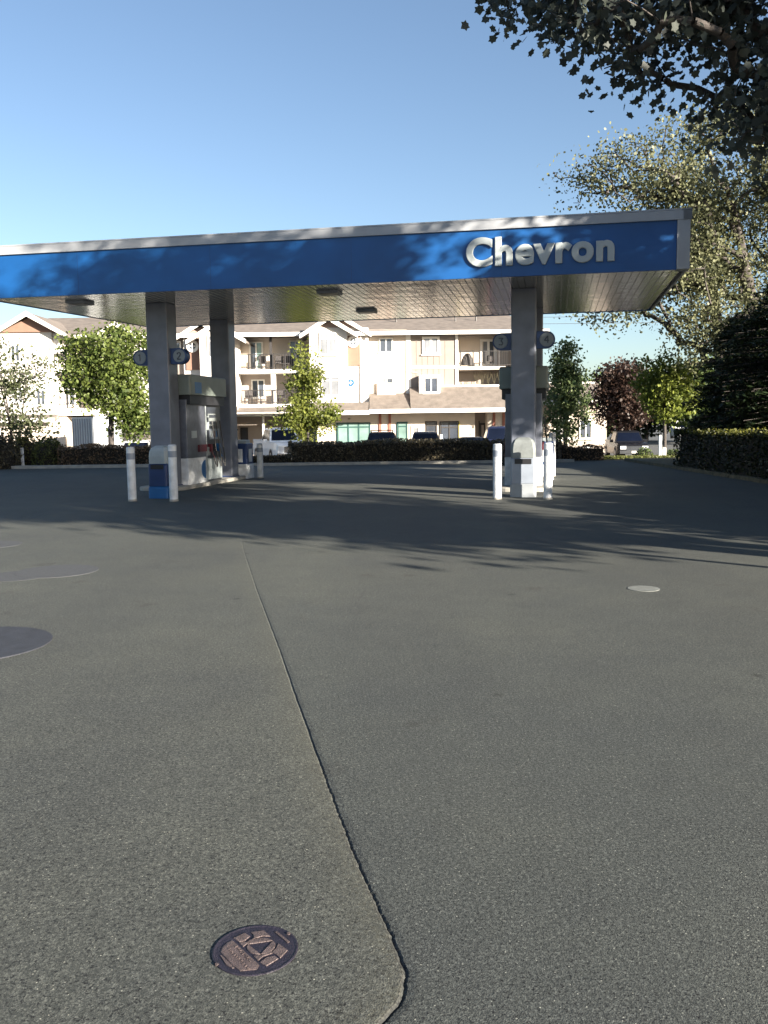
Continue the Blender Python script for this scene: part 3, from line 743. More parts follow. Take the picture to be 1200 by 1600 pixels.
# covered furniture and chairs on the balconies
def lump(px0, py0, px1, py1, Y, name, lab, cat='patio furniture'):
    x0, x1, z0, z1 = pxrect(px0, py0, px1, py1, Y); e = empty(name, ((x0+x1)/2, Y, z0), 0, lab, cat)
    w, h = (x1-x0)/2, z1-z0; b = MB(); rings = []
    for t, s_ in ((0, 1), (.45, .93), (.75, .7), (.93, .4), (1, .2)): rings.append([(w*s_*math.cos(a*math.pi/5)+w*.12*t, .3*s_*math.sin(a*math.pi/5), h*t) for a in range(10)])
    b.loft(rings); b.build('cover', M_BBALC, e)
    b = MB(); 
    for s in (-1, 1): b.cyl((s*w*.8, 0, 0), (s*w*.8, 0, h*.3), .03, .03, 6)
    b.build('leg', M_RAIL, e); return e
lump(720, 552, 739, 571, 66.5, 'covered_grill', 'dark covered grill on the upper right balcony behind the railing', 'grill')
def chair(px, py, Y, lab, s_=1.0):
    p = at(px, py, Y); e = empty('balcony_chair', (p.x, Y, p.z), 0, lab, 'chair', 'chairs on the balconies')
    b = MB(); b.box(-.28, .28, -.25, .25, .38, .44); b.build('seat', M_BBALC, e)
    b = MB(); b.box(-.28, .28, .2, .26, .44, .98); b.build('backrest', M_BBALC, e)
    for x, y in ((-.25, -.22), (.25, -.22), (-.25, .22), (.25, .22)): b = MB(); b.box(x-.02, x+.02, y-.02, y+.02, 0, .38); b.build('leg', M_RAIL, e)
    e.scale = (s_, s_, s_); return e
chair(410, 577, 66.4, 'dark chair at the left of the upper middle balcony'); chair(436, 577, 66.6, 'dark chair beside the black post on the upper middle balcony')
chair(449, 577, 66.4, 'dark chair nearest the gable wall on the upper middle balcony'); chair(388, 631, 66.5, 'dark chair in front of the french door on the lower balcony')
chair(440, 631, 66.5, 'dark chair right of the white post on the lower balcony'); chair(765, 572, 66.5, 'dark chair on the right balcony before the glass door', .8)
# shop fronts
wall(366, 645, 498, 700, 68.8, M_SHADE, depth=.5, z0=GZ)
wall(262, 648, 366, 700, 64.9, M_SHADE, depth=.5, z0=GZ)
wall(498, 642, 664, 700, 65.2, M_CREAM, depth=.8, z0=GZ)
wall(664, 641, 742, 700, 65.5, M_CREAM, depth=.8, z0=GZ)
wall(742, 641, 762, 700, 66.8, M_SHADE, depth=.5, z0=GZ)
wall(762, 641, 842, 700, 65.2, M_CREAM, depth=2.2, z0=GZ)
b = MB(); b.box(X_(366), X_(800), 63.5, 65.6, rz(600, 643.5, 64.4)-.06, rz(600, 643.5, 64.4)); bpart(b, 'porch_ceiling', M_SHADE)
window(526, 660, 579, 693, 65.19, 3, trans=.22, glass=M_TEAL, frame=M_TEALF, sill=False)
window(479, 664, 496, 692, 68.79, 2, glass=M_TEAL, frame=M_TEALF, sill=False)
window(620, 659, 637, 692, 65.19, 1, trans=.22, glass=M_TEAL, frame=M_TEALF, sill=False)
window(643, 665, 657, 692, 65.19, 1, glass=M_GLASSP, sill=False, fw=.16)
window(664, 658, 683, 692, 65.49, 1, trans=.2, glass=M_GLASS, frame=M_RAIL, sill=False)
window(687, 658, 717, 690, 65.49, 2, trans=.3, glass=M_GLASS, frame=M_RAIL, sill=False)
for a_ in (594, 609, 772, 787): wall(a_-2, 644, a_+2, 686, 65.12, M_STRIPE, 'pilaster', depth=.07)
b = MB(); x0, x1, z0, z1 = pxrect(717, 658, 718.3, 691, 65.3); b.box(x0, x1, 65.42, 65.49, z0, z1); bpart(b, 'yellow_strip', M_YEL)
def door(px0, py0, px1, Y, m):
    x0, x1, z0, z1 = pxrect(px0, py0, px1, 700, Y); b = MB(); b.box(x0, x1, Y-.06, Y-.001, GZ, z1); d = bpart(b, 'door', M_RAIL)
    b = MB(); b.box(x0+.15, x1-.15, Y-.07, Y-.061, GZ+.25, z1-.15); bpart(b, 'pane', m, d)
    b = MB(); b.cyl((x1-.1, Y-.10, GZ+1.0), (x1-.1, Y-.10, GZ+1.25), .015, .015, 6); bpart(b, 'handle', M_WTRIM, d)
door(749, 661, 759, 66.79, M_SHADE); door(376, 668, 388, 68.79, M_DARK)
wall(748, 658, 749.5, 700, 66.6, M_RAIL, 'door_jamb', depth=.18, z0=GZ)
for a_ in (411.5, 497): wall(a_-1.5, 645, a_+1.5, 700, 65.2, M_WTRIM, 'porch_post', depth=.3, z0=GZ)
for a_, y_ in ((668, 684), (689.5, 683)): x0, x1, z0, z1 = pxrect(a_-2, y_-4, a_+2, y_+3, 65.4); b = MB(); b.box(x0, x1, 65.385, 65.40, z0, z1); bpart(b, 'notice', M_WTRIM)
# the single-storey wing running on to the right
wall(842, 626, 948, 700, 66.5, M_SHADE, depth=8, z0=GZ)
pent(802, 948, 599, 627, 64.2, 67.5); b = MB(); x0, x1, z0, z1 = pxrect(842, 597, 948, 599.3, 67.5); b.box(x0, x1, 67.4, 67.7, z0, z1); bpart(b, 'ridge_cap', M_WTRIM)
window(866, 652, 890, 688, 66.49, 2, glass=M_GLASSP); window(905, 655, 925, 686, 66.49, 2)
# left wing with its own gables
gable(40, -19, 524, 487, 63.6, None, M_BROWN)
gable(179, 143, 527, 503, 64.6, None, M_PINK)
wall(-60, 512, 83, 652, 64.4, M_WALLW, depth=4)
wall(83, 524, 146, 652, 66.8, M_SHADE, depth=1); wall(146, 520, 262, 652, 65.3, M_WALLW, depth=3)
b = MB(); x0, x1, z0, z1 = pxrect(83, 520, 92, 552, 64.6); b.box(x0, x1, 64.6, 66.8, z0+.0, z1); bpart(b, 'wall', M_WALLW)
window(156, 532, 172, 566, 65.29, 2, glass=M_GLASSP); window(190, 532, 204, 566, 65.29, 2, trans=.25, glass=M_GLASSP); window(188, 590, 204, 620, 65.29, 2, glass=M_GLASSP)
window(16, 538, 32, 566, 64.39, 2); window(20, 600, 36, 630, 64.39, 2, glass=M_GLASSP); window(56, 608, 72, 634, 64.39, 2)
railing(84, 146, 553, 574, 64.7, 3); slab(84, 146, 575, 582, 64.6, 66.8); railing(84, 146, 611, 634, 64.7, 3); slab(84, 146, 638, 649, 64.6, 66.8)
window(100, 540, 118, 572, 66.79, 2); window(98, 595, 118, 634, 66.79, 2)
wall(-60, 652, 101, 705, 64.2, M_CREAM, depth=3, z0=GZ); wall(101, 652, 262, 705, 66.2, M_SHADE, depth=1, z0=GZ)
pent(-60, 82, 648, 655, 63.6, 64.4)
chair(92, 574, 65.6, 'dark chair on the upper balcony of the left wing'); 

# pale corrugated container beside the left wing
cy_ = 60.0
x0, x1, z0, z1 = pxrect(113, 652, 147, 704, cy_); x1 = rx(147, 680, 57.6); x2 = rx(193, 680, 58.4)
CT = empty('cargo_container', ((x0+x1)/2, cy_, GZ), 0, 'white container with a ribbed side standing before the left wing', 'container')
M_CONT = mat('container_white', (.45, .46, .47), .6, var=.06, scale=2); M_GROOVE = mat('container_groove', (.24, .26, .29), .7)
b = MB(); ox = CT.location
b.loft([[(x-ox.x, y-ox.y, z) for x, y in ((x0, cy_), (x1, 57.6), (x2, 58.4), (x0+(x2-x1), cy_+1.2))] for z in (.1, z1-GZ)]); b.build('body', M_CONT, CT)
dv = Vector((x1-x0, 57.6-cy_)); L_ = dv.length; dv.normalize(); nv = Vector((dv.y, -dv.x))
for i in range(9):
    t = (i+.5)/9*L_; b = MB(); p = Vector((x0, cy_))+dv*t
    Q = [p-dv*.06+nv*.002, p+dv*.06+nv*.002, p+dv*.06+nv*.03, p-dv*.06+nv*.03]
    b.loft([[(q.x-ox.x, q.y-ox.y, z) for q in Q] for z in (.16, z1-GZ-.1)]); b.build('rib', M_GROOVE, CT)
b = MB(); px_ = rx(172, 690, 58.0); b.box(px_-ox.x-.04, px_-ox.x+.04, 57.9-ox.y, 57.98-ox.y, .2, z1-GZ-.6); b.build('locking_rod', M_GROOVE, CT)

# ================================================================== VEHICLES
M_TYRE = mat('tyre', (.015, .015, .016), .85); M_RIM = mat('rim', (.35, .36, .38), .35, metal=.7)
M_CGLASS = mat('car_glass', (.004, .006, .014), .12, spec=.35, var=.3, scale=.7); M_LAMP = mat('headlamp', (.55, .57, .60), .12, spec=.9); M_TAIL = mat('tail_lamp', (.20, .01, .01), .2)
M_PLATE = mat('number_plate', (.6, .6, .58), .5); M_CHROME = mat('chrome', (.14, .145, .155), .25, metal=.8)
def carpaint(name, c): return mat(name, c, rough=.24, var=.06, coat=0, spec=.3, scale=1.5)
def car(name, label, cat, x, y, heading, paint, kind='suv', L=4.7, Wd=1.88, H=1.7, rack=False, z=None, group='parked vehicles beyond the hedge'):
    """front looks along local -y; heading turns it about z"""
    e = empty(name, (x, y, ground_z(y) if z is None else z), heading, label, cat, group)
    w = Wd/2; f, r_ = -L/2, L/2; sill = .34; belt = H*(.60 if kind != 'sedan' else .63); hood = belt-.10*H if kind == 'sedan' else belt-.04
    # body: cross sections along y
    def sec(y_, hw, zb, zt): return [(-hw, y_, zb), (-hw*1.0, y_, zb+(zt-zb)*.55), (-hw*.93, y_, zt), (hw*.93, y_, zt), (hw, y_, zb+(zt-zb)*.55), (hw, y_, zb)]
    b = MB(); secs = [sec(f, w*.86, sill+.06, hood*.86), sec(f+.12, w*.95, sill, hood*.93), sec(f+.5, w, sill-.04, hood), sec(f+L*.27, w, sill-.04, belt), sec(r_-.6, w, sill-.04, belt), sec(r_-.1, w*.96, sill, belt*.98), sec(r_, w*.90, sill+.08, belt*.94)]
    b.loft([s_[::-1] for s_ in secs]); b.build('body', paint, e)
    # cabin
    if kind == 'pickup': c0, c1, t0, t1 = f+L*.27, f+L*.62, f+L*.37, f+L*.60
    elif kind == 'sedan': c0, c1, t0, t1 = f+L*.27, r_-.45, f+L*.43, r_-L*.25
    else: c0, c1, t0, t1 = f+L*.25, r_-.12, f+L*.38, r_-.45
    wb, wt = w*.92, w*.72; zt = H
    A = [(-wb, c0, belt-.01), (wb, c0, belt-.01), (wb, c1, belt-.01), (-wb, c1, belt-.01)]; Bq = [(-wt, t0, zt-.05), (wt, t0, zt-.05), (wt, t1, zt-.03), (-wt, t1, zt-.03)]
    Cq = [(-wt*.9, t0+.1, zt), (wt*.9, t0+.1, zt), (wt*.9, t1-.08, zt), (-wt*.9, t1-.08, zt)]
    Dq = [(-wt*.72, t0+.28, zt+.025), (wt*.72, t0+.28, zt+.025), (wt*.72, t1-.2, zt+.025), (-wt*.72, t1-.2, zt+.025)]
    b = MB(); b.loft([A, Bq, Cq, Dq]); b.build('cabin', paint, e)
    def glassq(nm, i, j, lo=.10, hi=.90, a0=.06, a1=.94, segs=1):
        va, vb, vc, vd = [Vector(q) for q in (A[i], A[j], Bq[j], Bq[i])]
        nrm = (vb-va).cross(vd-va).normalized()
        for s_ in range(segs):
            s0, s1 = a0+(a1-a0)*s_/segs+(.015 if s_ else 0), a0+(a1-a0)*(s_+1)/segs-(.015 if s_ < segs-1 else 0)
            P_ = lambda s, t: (va.lerp(vb, s)).lerp(vd.lerp(vc, s), t)
            q = [P_(s0, lo), P_(s1, lo), P_(s1, hi), P_(s0, hi)]
            b = MB(); b.loft([[p+nrm*.001 for p in q], [p+nrm*.012 for p in q]]); b.build(nm, M_CGLASS, e)
    glassq('windscreen', 0, 1); glassq('side_window', 1, 2, segs=2); glassq('rear_window', 2, 3); glassq('side_window', 3, 0, segs=2)
    if kind == 'pickup':
        b = MB(); b.box(-w*.80, w*.80, c1+.05, r_-.08, belt-.001, belt+.004); b.build('bed', M_DARK, e)
        b = MB()
        for s in (-1, 1): b.box(min(s*w*.82, s*w*.92), max(s*w*.82, s*w*.92), c1+.02, r_-.05, belt-.01, belt+.10)
        b.box(-w*.82, w*.82, r_-.09, r_-.03, belt-.01, belt+.09); b.build('bed_rail', paint, e)
    for s in (-1, 1):
        b = MB(); b.box(min(s*w*.50, s*w*.86), max(s*w*.50, s*w*.86), f-.015, f+.06, hood*.62, hood*.82); b.build('headlight', M_LAMP, e)
        b = MB(); b.box(min(s*w*.66, s*w*.88), max(s*w*.66, s*w*.88), r_-.06, r_+.012, belt*.66, belt*.90); b.build('tail_light', M_TAIL, e)
        b = MB(); b.box(min(s*w*.98, s*(w+.2)), max(s*w*.98, s*(w+.2)), c0+.35, c0+.47, belt-.02, belt+.16); b.build('mirror', paint, e)
        for yy in (f+L*.19, r_-L*.20):
            wr = .36 if kind != 'sedan' else .33
            b = MB(); b.cyl((s*(w-.22), yy, wr), (s*(w+.012), yy, wr), wr, wr, 20); t_ = b.build('wheel', M_TYRE, e)
            b = MB(); b.cyl((s*(w+.013), yy, wr), (s*(w+.022), yy, wr), wr*.6, wr*.55, 14); b.build('rim', M_RIM, t_)
            b = MB(); b.cyl((s*(w-.05), yy, wr+.02), (s*(w+.005), yy, wr+.02), wr*1.17, wr*1.17, 20); b.build('wheel_arch', M_DARK, e)
    b = MB(); b.box(-w*.48, w*.48, f-.012, f+.05, hood*.50, hood*.80); gr = b.build('grille', M_DARK, e)
    b = MB()
    for i in range(3): zz = hood*(.56+.08*i); b.box(-w*.46, w*.46, f-.022, f-.013, zz, zz+.03)
    b.build('grille_bar', M_CHROME, gr)
    b = MB(); b.box(-w*.9, w*.9, f-.09, f+.04, sill, sill+.20); b.build('front_bumper', M_CHROME if kind == 'pickup' else paint, e)
    b = MB(); b.box(-w*.9, w*.9, r_-.04, r_+.08, sill, sill+.20); b.build('rear_bumper', M_DARK, e)
    b = MB(); b.box(-.17, .17, f-.105, f-.091, sill+.03, sill+.17); b.build('number_plate', M_PLATE, e)
    if rack:
        b = MB()
        for s in (-1, 1): b.box(s*wt*.86-.02, s*wt*.86+.02, t0+.2, t1-.2, zt+.05, zt+.09)
        for yy in (t0+.35, t1-.35): b.box(-wt*.9, wt*.9, yy-.025, yy+.025, zt+.092, zt+.13); 
        for s in (-1, 1):
            for yy in (t0+.35, t1-.35): b.box(s*wt*.86-.025, s*wt*.86+.025, yy-.02, yy+.02, zt-.01, zt+.049)
        b.build('roof_rack', M_RAIL, e)
    return e
P_WHITE = carpaint('white_car_paint', (.72, .74, .76)); P_BLACK = carpaint('black_car_paint', (.009, .0095, .012)); P_GREY = carpaint('grey_car_paint', (.06, .062, .07))
P_SILVER = carpaint('silver_car_paint', (.40, .41, .42)); P_NAVY = carpaint('dark_blue_car_paint', (.012, .016, .04))
def cx_(px, Y): return rx(px, 690, Y)
car('pickup_truck', 'white pickup truck parked beyond the hedge near the young maple', 'pickup truck', cx_(436, 55), 55, R(22), P_WHITE, 'pickup', 5.8, 2.05, 2.02, z=-.72)
car('parked_car', 'black car with a roof rack behind the middle hedge', 'car', cx_(597, 50), 50, R(180), P_BLACK, 'suv', 4.6, 1.90, 1.76, rack=True, z=-.74)
car('parked_car', 'dark grey car without a rack behind the hedge, before the shop window', 'car', cx_(664, 51), 51, R(178), P_GREY, 'suv', 4.5, 1.80, 1.74, z=-.74)
car('parked_car', 'low dark car whose roof barely shows over the hedge left of the right column', 'car', cx_(735, 49), 49, R(180), P_BLACK, 'sedan', 4.6, 1.80, 1.50, z=-.8)
car('parked_car', 'dark blue tall car behind the hedge right beside the right column', 'car', cx_(779, 54), 54, R(176), P_NAVY, 'suv', 4.7, 1.9, 1.98, z=-.74)
car('parked_car', 'silver car showing its windscreen over the hedge left of the blue bin', 'car', cx_(216, 50), 50, R(6), P_SILVER, 'suv', 4.6, 1.9, 1.62)
car('pickup_truck', 'old dark pickup facing the camera under the dark red tree', 'pickup truck', cx_(978, 58), 58, R(-4), P_BLACK, 'pickup', 5.2, 1.98, 1.72)
car('parked_van', 'small white van far away behind the yellow green tree', 'van', rx(1066, 680, 92), 92, R(-10), P_WHITE, 'suv', 4.6, 1.9, 1.85, z=-.5)

# posts and boxes along the verge
def post(px, py, h, w, label, name='marker_post', cap=True):
    p = G(px, py) if py > 715 else None
    if p is None: p = at(px, py, 37.2); p.z = 0
    e = empty(name, (p.x, p.y, 0 if p.y < 36 else ground_z(p.y)-.02), 0, label, 'post')
    b = MB(); b.rbox(-w/2, w/2, -w/2, w/2, 0, h, w*.15); b.build('shaft', M_WHITE, e)
    b = MB(); b.box(-w/2-.01, w/2+.01, -w/2-.01, w/2+.01, h+.001, h+.03, 0, (.02, .02)); b.build('cap', M_CONC, e)
post(1031, 709, .98, .12, 'slim white post in front of the yellow green tree trunk')
post(1037, 710, .48, .16, 'short stubby white post just right of the slim white one')
post(36, 731, .75, .10, 'short pale post in front of the round bush at far left')
post(919, 712, .62, .22, 'small pale box post among the brown shrubs')

# ================================================================== VEGETATION
L_OLIVE = leafmat('olive_leaves', (.090, .100, .055), (.190, .198, .105))
L_SPRING = leafmat('spring_leaves', (.065, .095, .016), (.215, .250, .048), .45)
L_MID = leafmat('mid_green_leaves', (.040, .070, .018), (.120, .165, .045))
L_GREY = leafmat('grey_green_leaves', (.045, .058, .030), (.115, .130, .065))
L_DARK = leafmat('dark_green_leaves', (.012, .024, .010), (.040, .062, .022), .2)
L_NEEDLE = leafmat('needles', (.004, .010, .004), (.024, .040, .012), .08)
L_RED = leafmat('red_leaves', (.024, .013, .011), (.066, .040, .030), .3)
L_MAPLE = leafmat('maple_leaves', (.030, .038, .038), (.075, .088, .070), .35)
L_BROWNH = leafmat('brown_hedge_leaves', (.080, .052, .036), (.190, .130, .075), .25)
L_DARKH = leafmat('dark_hedge_leaves', (.042, .037, .024), (.115, .096, .055), .25)
L_YELH = leafmat('sunlit_hedge_leaves', (.050, .058, .010), (.130, .130, .022), .3)
M_TWIG = mat('twig_core', (.018, .015, .010), .95)

SHAPES = {
 'quad': np.array([(0, -.5), (.42, 0), (0, .5), (-.42, 0)]),
 'oval': np.array([(0, -.5), (.30, -.22), (.34, .12), (0, .5), (-.34, .12), (-.30, -.22)]),
 'maple': np.array([(0, -.36), (.18, -.24), (.40, -.26), (.34, -.02), (.48, .20), (.26, .24), (.0, .52), (-.26, .24), (-.48, .20), (-.34, -.02), (-.40, -.26), (-.18, -.24)]),
 'spray': np.array([(0, -.5), (.16, -.1), (.10, .25), (0, .5), (-.10, .25), (-.16, -.1)])}
def leaf_mesh(name, C, size, m, parent, rng, shape='oval', flat=0., sizevar=.35, tone=None, up=None):
    """C: (n,3) centres; each leaf its own small face, tilted at random (flat=1: lying level)"""
    n = len(C); P = SHAPES[shape]; k = len(P)
    nr = rng.normal(size=(n, 3)); nr[:, 2] = nr[:, 2]*(1-flat)+flat*3*np.sign(rng.random(n)-.0); nr /= np.linalg.norm(nr, axis=1)[:, None]
    t = rng.normal(size=(n, 3)); t -= (t*nr).sum(1)[:, None]*nr; t /= np.linalg.norm(t, axis=1)[:, None]
    s = np.cross(nr, t); sz = size*(1+sizevar*rng.uniform(-1, 1, n))
    bend = rng.uniform(-.18, .18, n)
    V = C[:, None, :] + sz[:, None, None]*(P[None, :, 0, None]*s[:, None, :] + P[None, :, 1, None]*t[:, None, :] + (bend[:, None]*np.abs(P[None, :, 0])*1.5)[:, :, None]*nr[:, None, :])
    V = V.reshape(-1, 3)
    me = bpy.data.meshes.new(name); me.vertices.add(n*k); me.vertices.foreach_set('co', V.ravel().astype(np.float32))
    me.loops.add(n*k); me.loops.foreach_set('vertex_index', np.arange(n*k, dtype=np.int32))
    me.polygons.add(n); me.polygons.foreach_set('loop_start', np.arange(0, n*k, k, dtype=np.int32))
    a = me.attributes.new('tone', 'FLOAT', 'FACE')
    tn = rng.random(n) if tone is None else np.clip(tone+rng.uniform(-.3, .3, n), 0, 1)
    a.data.foreach_set('value', tn.astype(np.float32))
    me.materials.append(m); me.update(calc_edges=True); me.validate()
    o = bpy.data.objects.new(name, me); col.objects.link(o); o.parent = parent
    return o
def branch_mesh(segs, name, m, parent, sides=6):
    b = MB()
    for p0, p1, r0, r1 in segs: b.cyl(p0, p1, r0, r1, sides if r0 > .03 else 4, cap=False)
    return b.build(name, m, parent, smooth=True)
def tree(name, label, base, crowns, trunk_r, ncl, per, size, m, seed, rc=.5, shape='oval', top=None, lean=(0, 0), lump=.35, flat=0., shell=.5, group=None, zs=.8, cat='tree', bark=None, kpow=.5, twig=.010, stems=1, start=.35, droop=0.):
    """crowns: list of (cx,cy,cz,rx,ry,rz,weight) in metres from the base"""
    rng = np.random.default_rng(seed); rnd = random.Random(seed)
    e = empty(name, base, 0, label, cat, group)
    cz = max(c[2] for c in crowns); main = crowns[0]; top = top or main[2]+main[5]*.55
    nodes, par, kind = [], [], []
    for s in range(stems):
        n0 = 7; off = (0, 0) if stems == 1 else (math.cos(s*2.2+seed)*.9, math.sin(s*2.2+seed)*.6)
        prev = -1
        for i in range(n0+1):
            t = i/n0; w = .07*math.sin(3.1*t*2+seed+s)*top*.12
            p = Vector((lean[0]*t*t*top+off[0]*t**1.3*top*.22+w, lean[1]*t*t*top+off[1]*t**1.3*top*.15+w*.6, top*t))
            if i == 0 and s > 0: prev = 0; continue
            nodes.append(p); par.append(prev); kind.append(t); prev = len(nodes)-1
    wsum = sum(c[6] for c in crowns); ph = rng.uniform(0, 6, 6)
    cl = []; lp_ = {}
    for c in crowns:
        m_ = int(ncl*c[6]/wsum); got = 0; guard = 0
        while got < m_ and guard < m_*40:
            guard += 1; d = rng.normal(size=3); d /= np.linalg.norm(d); r = rng.random()**(1/3*(1-shell)+.02) if rng.random() < .75 else rng.random()
            q = math.sin(d[0]*3.1+ph[0])+math.sin(d[1]*3.7+ph[1]+d[2]*2)+math.sin(d[2]*4.3+ph[2]+d[0]*2.2)
            lim = 1-lump*(.5+.5*math.sin(q*1.9+ph[3]))
            if r > lim: continue
            q_ = Vector((c[0]+d[0]*r*c[3], c[1]+d[1]*r*c[4], c[2]+d[2]*r*c[5])); cl.append(q_); lp_[tuple(q_)] = (c[7] if len(c) > 7 else per); got += 1
    axis = [n for n in nodes]
    cl.sort(key=lambda p: min((p-q).length for q in axis))
    tips = []
    NA = np.array([tuple(p) for p in nodes])
    for p in cl:
        d = np.linalg.norm(NA-np.array(p), axis=1); dz = NA[:, 2]-p.z
        kk = np.array(kind[:len(NA)]); cost = d+.8*np.maximum(0, dz+.15*d)+np.where(kk < start, 4.0*(start-kk)*10, 0)
        i = int(np.argmin(cost)); q = nodes[i]; mid = q.lerp(p, .5)+Vector((rnd.uniform(-.1, .1), rnd.uniform(-.1, .1), rnd.uniform(0, .14)))*(p-q).length*(1-droop)
        nodes.append(mid); par.append(i); kind.append(1.0); nodes.append(p); par.append(len(nodes)-2); kind.append(1.0); tips.append(len(nodes)-1)
        NA = np.vstack([NA, np.array([tuple(mid), tuple(p)])])
    cnt = [0]*len(nodes)
    for t in tips:
        i = t
        while i >= 0: cnt[i] += 1; i = par[i]
    tot = max(cnt[0], 1); rad = [max(twig, trunk_r*(max(c, .4)/tot)**kpow) for c in cnt]
    rad[0] *= 1.25
    ts, bs = [], []
    for i in range(1, len(nodes)):
        s_ = (nodes[par[i]], nodes[i], rad[par[i]] if par[i] < 8 and i < 8*stems else min(rad[par[i]], rad[i]*1.25), rad[i])
        (ts if kind[i] < 1.0 or i < 8*stems else bs).append(s_)
    branch_mesh(ts, 'trunk', bark or M_BARK, e, 10)
    branch_mesh(bs, 'branch', bark or M_BARK, e, 5)
    T = np.array([tuple(nodes[i]) for i in tips]); nT = len(T)
    cnts = rng.poisson([lp_[tuple(nodes[i])] for i in tips]); idx = np.repeat(np.arange(nT), cnts)
    off = rng.normal(size=(len(idx), 3))*rc*.55*np.array([1, 1, zs])
    C = T[idx]+off
    tone = rng.random(nT)[idx]
    leaf_mesh('crown', C, size, m, e, rng, shape, flat, tone=tone)
    return e
def hedge(name, label, x0, x1, y0, y1, h, m, seed, dens=260, size=.075, z=0., wave=.08, core=True, cat='hedge', group=None, round_=False, topm=None):
    rng = np.random.default_rng(seed); cx, cy = (x0+x1)/2, (y0+y1)/2
    e = empty(name, (cx, cy, z), 0, label, cat, group); a, b_ = (x1-x0)/2, (y1-y0)/2
    hf = lambda x: h*(1+wave*(np.sin(x*.9+seed)+.6*np.sin(x*2.3+seed*2)+.4*np.sin(x*5.1)))
    b = MB()
    if round_:
        rings = []
        for t in (0, .3, .6, .85, 1): rr = .84*math.sqrt(max(.02, 1-(max(0, t-.35)/.66)**2)) if t > .35 else .80; rings.append([(a*rr*math.cos(k_*math.pi/8), b_*rr*math.sin(k_*math.pi/8), h*.9*t) for k_ in range(16)])
        b.loft(rings)
        n = int(dens*(2*math.pi*a*h)); th = rng.uniform(0, 2*math.pi, n); t = rng.random(n)
        rr = np.where(t > .35, np.sqrt(np.clip(1-((t-.35)/.66)**2, .0, 1)), .95)*rng.uniform(.72, 1.04, n)*(1+.10*np.sin(3*th+seed)+.06*np.sin(7*th+9*t))
        C = np.stack([a*rr*np.cos(th), b_*rr*np.sin(th), h*t*(1+.05*np.sin(5*th))], 1)
    else:
        nseg = max(2, int((x1-x0)/.6)) if (x1-x0) >= (y1-y0) else max(2, int((y1-y0)/.6)); rings = []
        for i in range(nseg+1):
            t = -1+2*i/nseg; hh = float(hf(t*max(a, b_)))*.90
            if a >= b_: rings.append([(t*a*.97, -b_*.8, .0), (t*a*.97, b_*.8, .0), (t*a*.97, b_*.72, hh), (t*a*.97, -b_*.72, hh)])
            else: rings.append([(-a*.8, t*b_*.98, 0), (-a*.72, t*b_*.98, hh), (a*.72, t*b_*.98, hh), (a*.8, t*b_*.98, 0)])
        b.loft(rings)
        A = (x1-x0)*h*2+(y1-y0)*h*2+(x1-x0)*(y1-y0); n = int(dens*A); Lh = 2*max(a, b_)
        along = rng.uniform(-1, 1, n)*max(a, b_); H_ = hf(along); side = rng.random(n); wv = min(a, b_)
        ptop = (2*wv)/(2*wv+2*h)
        top = side < ptop; off = np.where(top, rng.uniform(-1, 1, n)*wv, np.sign(rng.random(n)-.5)*wv*rng.uniform(.78, 1.06, n)*(1+.08*np.sin(along*3+seed)))
        zz = np.where(top, H_*rng.uniform(.86, 1.06, n), H_*rng.random(n))
        C = np.stack([along, off, zz], 1) if a >= b_ else np.stack([off, along, zz], 1)
        ends = rng.random(n) < .06; 
        if a >= b_: C[ends, 0] = np.sign(C[ends, 0])*a; C[ends, 1] = rng.uniform(-1, 1, ends.sum())*b_
        else: C[ends, 1] = np.sign(C[ends, 1])*b_; C[ends, 0] = rng.uniform(-1, 1, ends.sum())*a
    if core: b.build('stems', M_TWIG, e)
    leaf_mesh('foliage', C, size, m, e, rng, 'oval')
    return e

# hedges on the far side of the forecourt
hedge('low_hedge', 'reddish brown low hedge on the left between the round bush and the blue bin', rx(96, 715, 34.6), rx(352, 715, 34.6), 34.15, 35.2, .74, L_BROWNH, 3, 300)
hedge('low_hedge', 'lower dark green stretch of hedge in front of the white pickup', rx(354, 715, 34.6), rx(452, 715, 34.6), 34.2, 35.3, .36, L_DARKH, 5, 300)
hedge('low_hedge', 'long dark low hedge across the middle, before the parked cars', rx(453, 715, 34.6), rx(760, 715, 34.6), 34.1, 35.4, .84, L_DARKH, 7, 300, wave=.05)
hedge('low_hedge', 'dark low hedge directly behind the right island', rx(761, 715, 34.6), rx(872, 715, 34.6), 34.2, 35.3, .72, L_DARKH, 8, 300)
hedge('brown_shrub', 'brown twiggy shrub row right of the right column', rx(874, 715, 35.2), rx(940, 715, 35.2), 34.7, 35.7, .52, L_BROWNH, 9, 200, wave=.25, cat='shrub')
hedge('round_bush', 'rounded olive bush by the left wing of the apartments', rx(52, 710, 34.8), rx(100, 710, 34.8), 34.2, 35.5, 1.15, leafmat('bush_leaves', (.045, .055, .016), (.14, .15, .045)), 11, 420, size=.08, round_=True, cat='bush')
hedge('round_bush', 'dark shaded bush at the far left edge', rx(-40, 710, 33.6), rx(26, 710, 33.6), 33.0, 34.6, 1.25, L_DARKH, 12, 420, size=.08, round_=True, cat='bush')
hedge('round_bush', 'yellowish bush between the dark bush and the rounded one at far left', rx(14, 710, 35.3), rx(60, 710, 35.3), 34.9, 36.0, 1.2, leafmat('bush2_leaves', (.06, .06, .018), (.17, .16, .05)), 13, 350, size=.08, round_=True, cat='bush')
